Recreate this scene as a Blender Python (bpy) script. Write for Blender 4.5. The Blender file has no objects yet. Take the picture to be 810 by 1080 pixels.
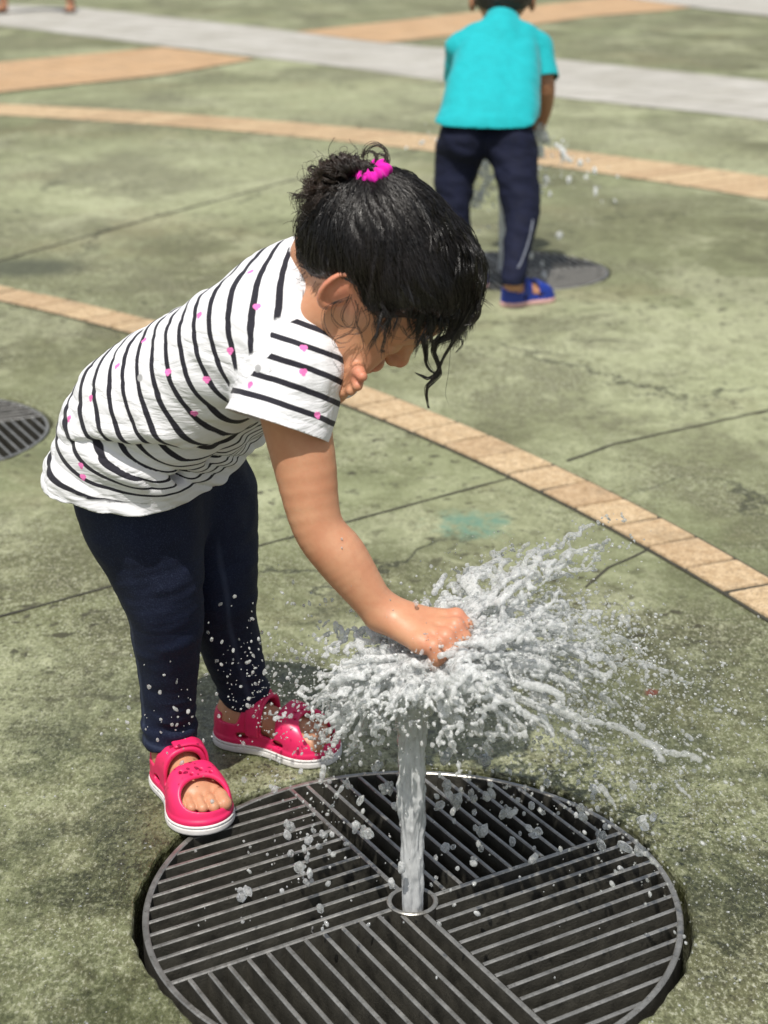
import bpy, bmesh, math, random
import numpy as np
from mathutils import Vector, Matrix
from mathutils.bvhtree import BVHTree

SC = bpy.context.scene
COL = SC.collection
rng = np.random.default_rng(7)
random.seed(7)
A = np.array

# ------------------------------------------------------------------ camera model (phone, tele lens, held low)
FPX, PITCH, CAMH = 1748.0, math.radians(20.0), 0.95
FWD = A([0, math.cos(PITCH), -math.sin(PITCH)])
UPV = A([0, math.sin(PITCH), math.cos(PITCH)])
RGT = A([1.0, 0, 0])
CPOS = A([0, 0, CAMH])

def ray(px, py):
    return FWD + (px - 405) / FPX * RGT + (540 - py) / FPX * UPV

def gnd(px, py, z=0.0):
    r = ray(px, py)
    return CPOS + r * (z - CAMH) / r[2]

def W(px, py, Y):
    """point seen at that spot of the photograph, at a distance Y along the plaza"""
    r = ray(px, py)
    return CPOS + r * Y / r[1]

# ------------------------------------------------------------------ objects
def tag(o, label=None, cat=None, group=None, kind=None):
    if label: o['label'] = label
    if cat: o['category'] = cat
    if group: o['group'] = group
    if kind: o['kind'] = kind
    return o

def link(name, me, parent=None, mat=None):
    o = bpy.data.objects.new(name, me)
    COL.objects.link(o)
    if parent is not None:
        o.parent = parent
    if mat is not None:
        for m in (mat if isinstance(mat, (list, tuple)) else [mat]):
            me.materials.append(m)
    return o

def empty(name, loc=(0, 0, 0), rz=0.0, parent=None):
    o = bpy.data.objects.new(name, None)
    COL.objects.link(o)
    o.location = loc
    o.rotation_euler = (0, 0, rz)
    o.empty_display_size = 0.05
    if parent is not None:
        o.parent = parent
    return o

def mesh_np(name, V, Fc, smooth=True):
    """V (n,3); Fc list of arrays with equal row length, or one array"""
    me = bpy.data.meshes.new(name)
    V = np.ascontiguousarray(V, np.float32)
    groups = Fc if isinstance(Fc, list) else [Fc]
    groups = [np.asarray(g, np.int32) for g in groups if len(g)]
    me.vertices.add(len(V))
    me.vertices.foreach_set('co', V.ravel())
    loops = np.concatenate([g.ravel() for g in groups]) if groups else np.zeros(0, np.int32)
    tot = np.concatenate([np.full(len(g), g.shape[1], np.int32) for g in groups])
    start = np.concatenate([[0], np.cumsum(tot)[:-1]]).astype(np.int32)
    me.loops.add(len(loops))
    me.loops.foreach_set('vertex_index', loops)
    me.polygons.add(len(tot))
    me.polygons.foreach_set('loop_start', start)
    me.polygons.foreach_set('loop_total', tot)
    me.update(calc_edges=True)
    me.validate()
    me.polygons.foreach_set('use_smooth', np.full(len(me.polygons), smooth))
    me.update()
    return me

def add_attr(me, name, vals):
    at = me.attributes.new(name, 'FLOAT', 'POINT')
    at.data.foreach_set('value', np.ascontiguousarray(vals, np.float32))

def add_col(me, name, vals):
    at = me.attributes.new(name, 'FLOAT_COLOR', 'POINT')
    c = np.ones((len(vals), 4), np.float32); c[:, :3] = vals
    at.data.foreach_set('color', c.ravel())

class MB:
    """collects simple solids and builds ONE mesh"""
    def __init__(self):
        self.v, self.f = [], []
    def add(self, v, f):
        b = len(self.v)
        self.v += [tuple(p) for p in v]
        self.f += [tuple(i + b for i in q) for q in f]
    def bar(self, p, q, w, z0, z1):
        """upright flat bar from p to q (plan points), width w"""
        p, q = A(p[:2], float), A(q[:2], float)
        d = q - p; n = A([-d[1], d[0]]) / np.hypot(*d) * w / 2
        c = w * 0.22
        r = [(p - n), (q - n), (q + n), (p + n)]
        ni = n * (1 - 2 * c / w)
        t = [(p - ni), (q - ni), (q + ni), (p + ni)]
        v = [(*a, z0) for a in r] + [(*a, z1 - c) for a in r] + [(*a, z1) for a in t]
        f = [(3, 2, 1, 0), (8, 9, 10, 11)]
        for k in (0, 4):
            for i in range(4):
                j = (i + 1) % 4
                f.append((k + i, k + j, k + j + 4, k + i + 4))
        self.add(v, f)
    def ring(self, c, r0, r1, z0, z1, n=96):
        prof = [(r0, z0), (r1, z0), (r1, z1 - .0012), (r1 - .0012, z1), (r0 + .0012, z1), (r0, z1 - .0012)]
        v, f = [], []
        m = len(prof)
        for i in range(n):
            a = 2 * math.pi * i / n
            for r, z in prof:
                v.append((c[0] + r * math.cos(a), c[1] + r * math.sin(a), z))
        for i in range(n):
            for k in range(m):
                a, b = i * m + k, i * m + (k + 1) % m
                c2, d = ((i + 1) % n) * m + (k + 1) % m, ((i + 1) % n) * m + k
                f.append((a, d, c2, b))
        self.add(v, f)
    def build(self, name, mat, parent=None, smooth=False):
        me = bpy.data.meshes.new(name)
        me.from_pydata(self.v, [], self.f)
        me.update()
        if smooth:
            me.polygons.foreach_set('use_smooth', np.full(len(me.polygons), True))
        return link(name, me, parent, mat)

# ------------------------------------------------------------------ noise
def _hash(i, j, k, seed):
    h = (i.astype(np.int64) * 374761393 + j.astype(np.int64) * 668265263 + k.astype(np.int64) * 2147483647 + seed * 144665) & 0xffffffff
    h = ((h ^ (h >> 13)) * 1274126177) & 0xffffffff
    return ((h ^ (h >> 16)) & 0xffff).astype(np.float32) / 32767.5 - 1.0

def vnoise(P, seed=0):
    P = np.asarray(P, np.float32)
    i = np.floor(P).astype(np.int64); f = P - i
    f = f * f * f * (f * (f * 6 - 15) + 10)
    out = 0
    for a in (0, 1):
        wa = f[:, 0] if a else 1 - f[:, 0]
        for b in (0, 1):
            wb = f[:, 1] if b else 1 - f[:, 1]
            for c in (0, 1):
                wc = f[:, 2] if c else 1 - f[:, 2]
                out = out + wa * wb * wc * _hash(i[:, 0] + a, i[:, 1] + b, i[:, 2] + c, seed)
    return out

def fbm(P, seed=0, oct=3):
    s, a = 0, 1.0
    P = np.asarray(P, np.float32)
    for o in range(oct):
        s = s + a * vnoise(P * 2 ** o + 17.3 * o, seed + o)
        a *= .5
    return s

# ------------------------------------------------------------------ distance fields -> meshes
def smin(a, b, k):
    h = np.clip(.5 + .5 * (b - a) / k, 0, 1)
    return b + (a - b) * h - k * h * (1 - h)

def smax(a, b, k):
    return -smin(-a, -b, k)

def cone(a, b, ra, rb=None):
    a, b = A(a, np.float32), A(b, np.float32)
    rb = ra if rb is None else rb
    ab = b - a; L2 = float(ab @ ab) + 1e-12
    def f(P):
        t = np.clip(((P - a) @ ab) / L2, 0, 1)
        d = P - a - t[:, None] * ab
        return np.sqrt((d * d).sum(1)) - (ra + (rb - ra) * t)
    return f

def cull(f, c, R, m=.035):
    """skip points far from the shape (a safe lower bound is enough there)"""
    c = A(c, np.float32)
    def g(P):
        d = np.sqrt(((P - c) ** 2).sum(1)) - R
        k = d < m
        if k.any(): d[k] = f(P[k])
        return d
    return g

def spline(pts, rad, per=4):
    """Catmull-Rom through the joints"""
    pts, rad = A(pts, float), A(rad, float)
    X = np.c_[pts, rad]
    E = np.vstack([2 * X[0] - X[1], X, 2 * X[-1] - X[-2]])
    out = []
    for i in range(1, len(E) - 2):
        for t in np.arange(per) / per:
            p0, p1, p2, p3 = E[i - 1:i + 3]
            out.append(.5 * (2 * p1 + (p2 - p0) * t + (2 * p0 - 5 * p1 + 4 * p2 - p3) * t * t + (3 * p1 - p0 - 3 * p2 + p3) * t ** 3))
    out.append(X[-1])
    out = A(out)
    return out[:, :3], out[:, 3]

def chain(pts, k=.01, per=1):
    """pts: list of (point, radius): joined round cones; per > 1 bends them along a spline"""
    p = A([q[0] for q in pts], float); r = A([q[1] for q in pts], float)
    if per > 1:
        p, r = spline(p, r, per); k = .0004
    fs = [cone(p[i], p[i + 1], r[i], r[i + 1]) for i in range(len(p) - 1)]
    c = (p.min(0) + p.max(0)) / 2
    R = float((np.linalg.norm(p - c, axis=1) + r).max())
    return cull(U(k, *fs), c, R)

def ell(c, r, M=None):
    c, r = A(c, np.float32), A(r, np.float32)
    M = None if M is None else A(M, np.float32)
    def f(P):
        q = P - c
        if M is not None: q = q @ M          # columns of M = axes
        k0 = np.sqrt(((q / r) ** 2).sum(1)); k1 = np.sqrt(((q / (r * r)) ** 2).sum(1)) + 1e-9
        return k0 * (k0 - 1) / k1
    return f

def U(k, *fs):
    def f(P):
        d = fs[0](P)
        for g in fs[1:]:
            d = smin(d, g(P), k)
        return d
    return f

def sdf_mesh(f, lo, hi, h, B=12, slack=1.5):
    """sparse sampling of the field on a grid, then surface nets"""
    lo, hi = A(lo, np.float32), A(hi, np.float32)
    nb = np.ceil((hi - lo) / (h * B)).astype(int)
    n = nb * B + 1
    arr = np.ones(n, np.float32)
    ii = np.stack(np.meshgrid(*[np.arange(k) for k in nb], indexing='ij'), -1).reshape(-1, 3)
    cen = lo + (ii * B + B / 2) * h
    dc = np.concatenate([f(c.astype(np.float32)) for c in np.array_split(cen, max(1, len(cen) // 100000))])
    hd = B * h * .5 * 1.733 * slack
    act = np.abs(dc) < hd
    for (i, j, k) in ii[(~act) & (dc < 0)]:
        arr[i * B:i * B + B + 1, j * B:j * B + B + 1, k * B:k * B + B + 1] = -1
    g = np.stack(np.meshgrid(*[np.arange(B + 1)] * 3, indexing='ij'), -1).reshape(-1, 3)
    ai = ii[act]
    for ch in np.array_split(ai, max(1, len(ai) // 120)):
        if not len(ch): continue
        idx = (ch[:, None, :] * B + g[None]).reshape(-1, 3)
        d = f((lo + idx * h).astype(np.float32))
        arr[idx[:, 0], idx[:, 1], idx[:, 2]] = d
    return nets(arr, lo, h)

def nets(arr, lo, h):
    ins = arr < 0
    n = arr.shape
    s = np.zeros(tuple(k - 1 for k in n), np.uint8)
    for a in (0, 1):
        for b in (0, 1):
            for c in (0, 1):
                s += ins[a:n[0] - 1 + a, b:n[1] - 1 + b, c:n[2] - 1 + c]
    cell = np.argwhere((s > 0) & (s < 8))
    flat = np.ravel_multi_index(cell.T, s.shape)
    pos = np.zeros((len(cell), 3), np.float64); cnt = np.zeros(len(cell))
    cor = [(a, b, c) for a in (0, 1) for b in (0, 1) for c in (0, 1)]
    val = {c: arr[cell[:, 0] + c[0], cell[:, 1] + c[1], cell[:, 2] + c[2]] for c in cor}
    for c in cor:
        for ax in range(3):
            if c[ax]: continue
            e = list(c); e[ax] = 1; e = tuple(e)
            v0, v1 = val[c], val[e]
            m = (v0 < 0) != (v1 < 0)
            t = np.where(m, v0 / np.where(m, v0 - v1, 1), 0)
            p = np.tile(A(c, float), (len(cell), 1)); p[:, ax] = t
            pos[m] += p[m]; cnt[m] += 1
    V = lo + (cell + pos / cnt[:, None]) * h
    F = []
    for ax in range(3):
        o = [(1, 2), (2, 0), (0, 1)][ax]
        sl0 = [slice(1, n[k] - 1) for k in range(3)]; sl1 = list(sl0)
        sl0[ax] = slice(0, n[ax] - 1); sl1[ax] = slice(1, n[ax])
        a, b = ins[tuple(sl0)], ins[tuple(sl1)]
        for flip, m in ((False, a & ~b), (True, ~a & b)):
            e = np.argwhere(m)
            if not len(e): continue
            off = A([1, 1, 1]); off[ax] = 0
            e = e + off
            q = []
            for du, dv in ((-1, -1), (0, -1), (0, 0), (-1, 0)):
                c = e.copy(); c[:, o[0]] += du; c[:, o[1]] += dv
                q.append(np.searchsorted(flat, np.ravel_multi_index(c.T, s.shape)))
            q = np.stack(q, 1)
            F.append(q[:, ::-1] if flip else q)
    return V, np.concatenate(F)

def grad(f, V, e=5e-4):
    V = V.astype(np.float32)
    g = np.stack([f(V + A(d, np.float32) * e) - f(V - A(d, np.float32) * e) for d in np.eye(3)], 1) / (2 * e)
    return g

def refine(f, V, it=2):
    """pull the vertices of a net onto the surface"""
    V = V.astype(np.float32)
    for _ in range(it):
        out = []
        for c in np.array_split(V, max(1, len(V) // 150000)):
            d = f(c); g = grad(f, c)
            g2 = np.maximum((g * g).sum(1), .25)
            out.append(c - np.clip(d / g2, -.002, .002)[:, None] * g)
        V = np.concatenate(out)
    return V

def clip(V, T, field):
    """keep the part of a triangle mesh where field > 0, with a clean cut edge"""
    V = np.asarray(V); keep = field > 0
    k = keep[T].sum(1)
    out = [T[k == 3]]
    newv, ed = [], {}
    base = len(V)
    def cut(i, j):
        key = (i, j) if i < j else (j, i)
        if key not in ed:
            t = field[i] / (field[i] - field[j])
            ed[key] = base + len(newv)
            newv.append(V[i] + (V[j] - V[i]) * t)
        return ed[key]
    ex = []
    for tri in T[(k > 0) & (k < 3)]:
        for r in range(3):
            a, b, c = tri[r], tri[(r + 1) % 3], tri[(r + 2) % 3]
            if keep[a] and not keep[b] and not keep[c]:
                ex.append((a, cut(a, b), cut(a, c))); break
            if keep[a] and keep[b] and not keep[c]:
                x, y = cut(b, c), cut(a, c)
                ex += [(a, b, x), (a, x, y)]; break
    if ex: out.append(A(ex))
    V2 = np.concatenate([V, A(newv)]) if newv else V
    T2 = np.concatenate(out)
    used = np.unique(T2)
    mp = np.full(len(V2), -1); mp[used] = np.arange(len(used))
    return V2[used], mp[T2]

def tris(Q):
    return np.concatenate([Q[:, [0, 1, 2]], Q[:, [0, 2, 3]]])

# ------------------------------------------------------------------ strands
def tubes(paths, radii, sides=4):
    """paths: list of (n,3); radii: list of (n,) -> one set of verts / quads, tapered closed tips"""
    VV, FF, b = [], [], 0
    ang = np.arange(sides) * 2 * np.pi / sides
    for P, R in zip(paths, radii):
        n = len(P)
        T = np.gradient(P, axis=0); T /= np.linalg.norm(T, axis=1)[:, None] + 1e-9
        ref = A([.31, .47, .83]) if abs(T[0] @ A([.31, .47, .83])) < .9 else A([1., 0, 0])
        N = np.cross(T, ref); N /= np.linalg.norm(N, axis=1)[:, None] + 1e-9
        Bn = np.cross(T, N)
        v = P[:, None] + R[:, None, None] * (np.cos(ang)[None, :, None] * N[:, None] + np.sin(ang)[None, :, None] * Bn[:, None])
        VV.append(v.reshape(-1, 3))
        i = np.arange(n - 1)[:, None] * sides; j = np.arange(sides)[None]; j2 = (j + 1) % sides
        FF.append(np.stack([i + j, i + j2, i + sides + j2, i + sides + j], -1).reshape(-1, 4) + b)
        b += n * sides
    return np.concatenate(VV), np.concatenate(FF)

# ------------------------------------------------------------------ material nodes
class N:
    def __init__(self, name):
        self.m = bpy.data.materials.new(name)
        self.m.use_nodes = True
        self.t = self.m.node_tree
        self.t.nodes.clear()
        self.out = self.t.nodes.new('ShaderNodeOutputMaterial')
    def n(self, typ, **kw):
        nd = self.t.nodes.new('ShaderNode' + typ)
        for k, v in kw.items():
            if k in nd.inputs.keys():
                self.set(nd.inputs[k], v)
            else:
                setattr(nd, k, v)
        return nd
    def set(self, sock, v):
        if isinstance(v, bpy.types.NodeSocket):
            self.t.links.new(v, sock)
        elif isinstance(v, bpy.types.Node):
            self.t.links.new(v.outputs[0], sock)
        else:
            if sock.type == 'RGBA' and not isinstance(v, (int, float)) and len(v) == 3:
                v = (*v, 1)
            sock.default_value = v
    def coord(self, which='Object'):
        return self.n('TexCoord').outputs[which]
    def noise(self, vec, scale, detail=4, rough=.55, dist=0.0, which=0):
        nd = self.n('TexNoise', Vector=vec, Scale=scale, Detail=detail, Roughness=rough, Distortion=dist)
        return nd.outputs[which]
    def ramp(self, fac, stops, interp='LINEAR'):
        nd = self.n('ValToRGB')
        self.set(nd.inputs[0], fac)
        cr = nd.color_ramp; cr.interpolation = interp
        while len(cr.elements) < len(stops): cr.elements.new(.5)
        for e, (p, c) in zip(cr.elements, stops):
            e.position = p
            e.color = (c, c, c, 1) if isinstance(c, (int, float)) else (*c, 1)
        return nd.outputs[0]
    def mix(self, fac, a, b, blend='MIX'):
        nd = self.n('Mix', data_type='RGBA', blend_type=blend)
        self.set(nd.inputs[0], fac); self.set(nd.inputs[6], a); self.set(nd.inputs[7], b)
        return nd.outputs[2]
    def math(self, op, a, b=0.0, c=None, clamp=False):
        nd = self.n('Math', operation=op, use_clamp=clamp)
        self.set(nd.inputs[0], a); self.set(nd.inputs[1], b)
        if c is not None: self.set(nd.inputs[2], c)
        return nd.outputs[0]
    def maprange(self, v, a, b, c=0.0, d=1.0):
        nd = self.n('MapRange')
        for i, x in enumerate((v, a, b, c, d)): self.set(nd.inputs[i], x)
        return nd.outputs[0]
    def bump(self, h, strength=.5, dist=.01, normal=None):
        nd = self.n('Bump', Strength=strength, Distance=dist, Height=h)
        if normal is not None: self.set(nd.inputs['Normal'], normal)
        return nd.outputs[0]
    def attr(self, name, out='Fac'):
        return self.n('Attribute', attribute_name=name).outputs[out]
    def bsdf(self, **kw):
        nd = self.n('BsdfPrincipled')
        for k, v in kw.items():
            self.set(nd.inputs[k.replace('_', ' ')], v)
        self.set(self.out.inputs[0], nd.outputs[0])
        return nd
# ================================================================== camera, light, world
cam = bpy.data.objects.new('camera', bpy.data.cameras.new('camera'))
COL.objects.link(cam)
cam.location = CPOS
cam.rotation_euler = (math.pi / 2 - PITCH, 0, 0)
cd = cam.data
cd.sensor_fit = 'VERTICAL'; cd.sensor_height = 24.0
cd.lens = 24.0 * FPX / 1080
cd.clip_start = .05; cd.clip_end = 600
cd.dof.use_dof = True
cd.dof.focus_distance = 1.74
cd.dof.aperture_fstop = 4.3
SC.camera = cam

SUN_EL, SUN_DX, SUN_DY = math.radians(63), .27, .96        # shadows run to the right and away from the camera
wd = bpy.data.worlds.new('World'); SC.world = wd; wd.use_nodes = True
nt = wd.node_tree
sky = nt.nodes.new('ShaderNodeTexSky'); sky.sky_type = 'NISHITA'; sky.sun_disc = False
sky.sun_elevation = SUN_EL
sky.sun_rotation = math.atan2(-SUN_DX, -SUN_DY)
sky.air_density = 1.2; sky.dust_density = 2.5
bg = nt.nodes['Background']; bg.inputs[1].default_value = .115
hs = nt.nodes.new('ShaderNodeHueSaturation'); hs.inputs['Saturation'].default_value = .55      # thin hazy cloud
nt.links.new(sky.outputs[0], hs.inputs['Color']); nt.links.new(hs.outputs[0], bg.inputs[0])
sl = bpy.data.lights.new('sun', 'SUN'); sl.energy = 4.6; sl.angle = math.radians(.55); sl.color = (1, .955, .88)
sun = bpy.data.objects.new('sun', sl); COL.objects.link(sun)
k = math.hypot(SUN_DX, SUN_DY)
sd = Vector((SUN_DX / k * math.cos(SUN_EL), SUN_DY / k * math.cos(SUN_EL), -math.sin(SUN_EL)))
sun.rotation_euler = sd.to_track_quat('-Z', 'Y').to_euler()
sun.location = (-2, -4, 8)
SC.view_settings.view_transform = 'Standard'; SC.view_settings.look = 'None'
SC.view_settings.gamma = 1; SC.view_settings.exposure = 0.0
SC.view_settings.use_curve_mapping = False
SC.cycles.max_bounces = 14; SC.cycles.transmission_bounces = 12; SC.cycles.transparent_max_bounces = 24
SC.cycles.sample_clamp_indirect = 6; SC.cycles.caustics_reflective = False; SC.cycles.caustics_refractive = False
SC.cycles.use_denoising = True

# ================================================================== materials of the plaza
def ground_material():
    n = N('green_painted_concrete'); co = n.coord()
    sc = n.n('VectorMath', operation='SCALE'); n.set(sc.inputs[0], n.noise(co, 2.6, 4, .6, which=1)); sc.inputs['Scale'].default_value = .30
    warp = n.n('VectorMath', operation='ADD'); n.set(warp.inputs[0], co); n.set(warp.inputs[1], sc); wv = warp.outputs[0]
    def stretched(v, rot, sx, sy):
        m = n.n('Mapping'); n.set(m.inputs['Vector'], v); m.inputs['Rotation'].default_value = (0, 0, rot); m.inputs['Scale'].default_value = (sx, sy, 1)
        return m.outputs[0]
    big = n.noise(wv, .75, 5, .6)
    mid = n.noise(wv, 3.6, 9, .66)
    wear = n.noise(stretched(wv, .5, 1.0, .62), 2.4, 10, .70)
    stain = n.noise(stretched(wv, -.4, 1.0, .7), 1.7, 9, .68)
    scuff = n.noise(stretched(co, .25, 1, .75), 26, 8, .74)
    grain = n.noise(stretched(co, 0, 1, .6), 95, 5, .75)
    grit = n.noise(stretched(co, 0, 1, .55), 260, 3, .7)
    # the coat of green paint, faded in broad areas
    base = n.ramp(mid, [(.32, (.088, .098, .045)), (.44, (.145, .160, .077)), (.54, (.206, .226, .115)), (.66, (.290, .312, .178))])
    base = n.mix(n.maprange(big, .40, .60), base, n.mix(.65, base, (.125, .128, .058)))
    def area(x, y, r0, r1, sy, amt=.9):
        """a worn, dirty or painted-shadow area with a ragged outline"""
        m = n.n('Mapping'); n.set(m.inputs['Vector'], co); m.inputs['Location'].default_value = (-x, -y * sy, 0); m.inputs['Scale'].default_value = (1, sy, 1)
        d = n.n('VectorMath', operation='LENGTH'); n.set(d.inputs[0], m.outputs[0])
        e = n.math('ADD', d.outputs['Value'], n.math('MULTIPLY', n.math('SUBTRACT', n.noise(wv, 2.2, 7, .7), .5), amt * (r0 + r1)))
        return n.maprange(e, r1, r0)
    def anyof(*l):
        o = l[0]
        for k in l[1:]: o = n.math('MAXIMUM', o, k)
        return o
    worn = anyof(area(.58, 3.45, .25, .75, .8), area(-.47, 1.95, .06, .20, 1.0), area(-1.0, 6.0, .5, 1.3, .7), area(.1, 9.3, .6, 2.2, .8), area(.20, 2.55, .05, .25, 1.0), area(1.6, 7.2, .5, 1.3, 1.0))
    soil_and_shadow = anyof(area(.78, 5.25, .25, .75, 1.0), area(-.35, 4.7, .2, .6, .9), area(-.62, 2.45, .1, .30, 1.2), area(.02, 2.25, .06, .22, 1.0), area(.42, 1.95, .05, .26, 1.2), area(-.75, 3.7, .15, .5, 1.0), area(2.6, 12.2, .6, 1.6, .8), area(.22, 3.0, .02, .14, .8), area(2.0, 7.4, .3, .9, 1.0), area(-1.5, 5.0, .3, .8, .9), area(-.95, 4.62, .08, .26, 1.4))  # dirt, and as last area a bystander's cast shadow put into the colour
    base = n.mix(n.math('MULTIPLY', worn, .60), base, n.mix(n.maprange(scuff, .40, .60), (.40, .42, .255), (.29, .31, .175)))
    base = n.mix(n.math('MULTIPLY', soil_and_shadow, .76), base, n.mix(n.maprange(scuff, .40, .60), (.155, .160, .078), (.082, .084, .038)))
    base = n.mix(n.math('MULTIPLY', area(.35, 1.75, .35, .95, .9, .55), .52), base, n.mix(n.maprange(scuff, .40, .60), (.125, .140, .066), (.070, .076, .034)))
    pale = n.math('MULTIPLY', n.maprange(wear, .520, .590), n.maprange(scuff, .36, .50))                 # paint worn to pale cement
    base = n.mix(n.math('MULTIPLY', pale, .50), base, (.45, .465, .295))
    dark = n.math('MULTIPLY', n.maprange(stain, .475, .425), n.maprange(scuff, .62, .42))                # dirt and algae
    base = n.mix(n.math('MULTIPLY', dark, .74), base, (.058, .054, .023))
    brown = n.math('MULTIPLY', n.maprange(n.noise(wv, 1.25, 6, .65), .54, .63), .34)
    base = n.mix(brown, base, (.205, .175, .090))
    # broken surface: scuffs, grains of sand, pits; rougher in some areas and near the fountain, smooth paint elsewhere
    dc = n.n('VectorMath', operation='DISTANCE'); n.set(dc.inputs[0], co); dc.inputs[1].default_value = (.03, 1.44, 0)
    gm = n.math('ADD', n.maprange(n.noise(wv, 1.5, 5, .65), .44, .58, .28, .85), n.maprange(dc.outputs['Value'], .95, .35, 0, .45), clamp=True)
    def gx(k, x): return n.math('MULTIPLY', n.math('MULTIPLY', x, k), gm)
    base = n.mix(gx(.55, n.maprange(scuff, .505, .60)), base, (.105, .100, .046))
    base = n.mix(gx(.45, n.maprange(scuff, .455, .37)), base, (.42, .43, .27))
    base = n.mix(gx(.62, n.maprange(grain, .525, .60)), base, (.045, .042, .020))
    base = n.mix(gx(.50, n.maprange(grain, .465, .39)), base, (.43, .44, .30))
    base = n.mix(gx(.60, n.maprange(grit, .55, .63)), base, (.50, .50, .40))
    base = n.mix(gx(.75, n.maprange(grit, .45, .37)), base, (.022, .022, .012))
    pit = n.math('MULTIPLY', n.maprange(n.noise(co, 30, 3, .6), .58, .64), n.maprange(n.noise(co, 1.3, 3), .44, .55))
    base = n.mix(n.math('MULTIPLY', pit, .85), base, (.035, .031, .016))
    # hair cracks
    vor = n.n('TexVoronoi', feature='DISTANCE_TO_EDGE', Scale=1.25)
    cw = n.n('VectorMath', operation='ADD'); n.set(cw.inputs[0], co)
    cs = n.n('VectorMath', operation='SCALE'); n.set(cs.inputs[0], n.noise(co, 6, 5, .7, which=1)); cs.inputs['Scale'].default_value = .22
    n.set(cw.inputs[1], cs); n.set(vor.inputs['Vector'], cw)
    crack = n.math('MULTIPLY', n.maprange(vor.outputs[0], .009, .002), n.maprange(n.noise(co, 1.6, 2), .50, .58), clamp=True)
    base = n.mix(n.math('MULTIPLY', crack, .8), base, (.03, .032, .018))
    # a patch of old turquoise paint and a rust fleck
    def spot(x, y, r0, r1, sc_, amt):
        d = n.n('VectorMath', operation='DISTANCE'); n.set(d.inputs[0], co); d.inputs[1].default_value = (x, y, 0)
        e = n.math('ADD', d.outputs['Value'], n.math('MULTIPLY', n.math('SUBTRACT', n.noise(co, sc_, 5, .7), .5), amt))
        return n.maprange(e, r1, r0)
    teal = n.math('MULTIPLY', spot(.145, 2.55, .045, .075, 14, .16), n.maprange(scuff, .60, .44))
    base = n.mix(n.math('MULTIPLY', teal, .8), base, (.085, .20, .15))
    base = n.mix(n.math('MULTIPLY', spot(.345, 1.93, .006, .012, 80, .02), .8), base, (.17, .03, .02))
    # damp concrete round the fountain: darker and glossier where the water has soaked in
    wet0 = spot(.03, 1.48, .32, .86, 4, .9)
    damp = n.math('MULTIPLY', wet0, n.maprange(n.noise(wv, 6, 6, .65), .44, .54))
    base = n.mix(n.math('MULTIPLY', damp, .92), base, n.mix(1.0, base, (.42, .43, .34), 'MULTIPLY'))
    base = n.mix(n.math('MULTIPLY', area(-1.02, 4.62, .10, .24, 1.4, .35), .72), base, (.045, .052, .036))  # shadow of an unseen person to the left, painted into the concrete colour
    h = n.math('ADD', n.math('MULTIPLY', scuff, .5), n.math('ADD', n.math('MULTIPLY', grain, .5), n.math('MULTIPLY', grit, .22)))
    h = n.math('ADD', h, n.math('MULTIPLY', mid, .9))
    h = n.math('SUBTRACT', h, n.math('MULTIPLY', crack, .9))
    rough = n.math('SUBTRACT', n.maprange(mid, .3, .7, .88, .74), n.math('MULTIPLY', damp, .56))
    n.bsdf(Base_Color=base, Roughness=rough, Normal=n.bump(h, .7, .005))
    return n.m

def brick_material(name, c0, c1, pitted=.5):
    n = N(name); co = n.coord()
    tint = n.attr('tint')
    g = n.noise(co, 75, 7, .75); s = n.noise(co, 9, 5, .6); p = n.noise(co, 230, 3, .7)
    base = n.mix(n.maprange(g, .36, .62), c0, c1)
    base = n.mix(n.maprange(tint, 0, 1, 0, .42), base, n.mix(1.0, base, (.62, .52, .47), 'MULTIPLY'))
    base = n.mix(n.math('MULTIPLY', n.maprange(p, .47, .38), pitted), base, (.09, .06, .04))
    base = n.mix(n.math('MULTIPLY', n.maprange(s, .56, .72), .5), base, (.17, .13, .08))
    n.bsdf(Base_Color=base, Roughness=.85, Normal=n.bump(n.math('ADD', g, n.math('MULTIPLY', p, .7)), .6, .003))
    return n.m

def plain(name, c, rough=.8, sc_=6, amt=.3, bump=.4, bd=.004, **kw):
    n = N(name); co = n.coord()
    a = n.noise(co, sc_, 6, .65); b = n.noise(co, sc_ * 9, 5, .7)
    dk = tuple(x * (1 - amt) for x in c); lt = tuple(min(1, x * (1 + amt * .6)) for x in c)
    base = n.mix(n.maprange(a, .3, .7), dk, lt)
    base = n.mix(n.math('MULTIPLY', n.maprange(b, .55, .72), amt), base, tuple(x * .55 for x in c))
    n.bsdf(Base_Color=base, Roughness=rough, Normal=n.bump(n.math('ADD', a, b), bump, bd), **kw)
    return n.m

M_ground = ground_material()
M_brick = brick_material('sandy_paving_brick', (.40, .275, .145), (.62, .475, .30))
M_mortar = plain('dark_joint', (.05, .047, .033), .95, 30, .4)
M_greypave = None
def pave_grey():
    n = N('pale_grey_paving'); co = n.coord()
    mp = n.n('Mapping'); n.set(mp.inputs['Vector'], co); mp.inputs['Rotation'].default_value = (0, 0, math.radians(52))
    br = n.n('TexBrick', Scale=1.0); n.set(br.inputs['Vector'], mp.outputs[0])
    br.inputs['Color1'].default_value = (.47, .455, .42, 1); br.inputs['Color2'].default_value = (.41, .395, .36, 1); br.inputs['Mortar'].default_value = (.27, .26, .23, 1)
    br.inputs['Mortar Size'].default_value = .008; br.inputs['Brick Width'].default_value = .30; br.inputs['Row Height'].default_value = .30
    a = n.noise(co, 2.5, 6, .65)
    n.bsdf(Base_Color=n.mix(n.maprange(a, .35, .7), br.outputs[0], n.mix(1.0, br.outputs[0], (.74, .73, .68), 'MULTIPLY')), Roughness=.8)
    return n.m
M_greypave = pave_grey()
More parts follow.
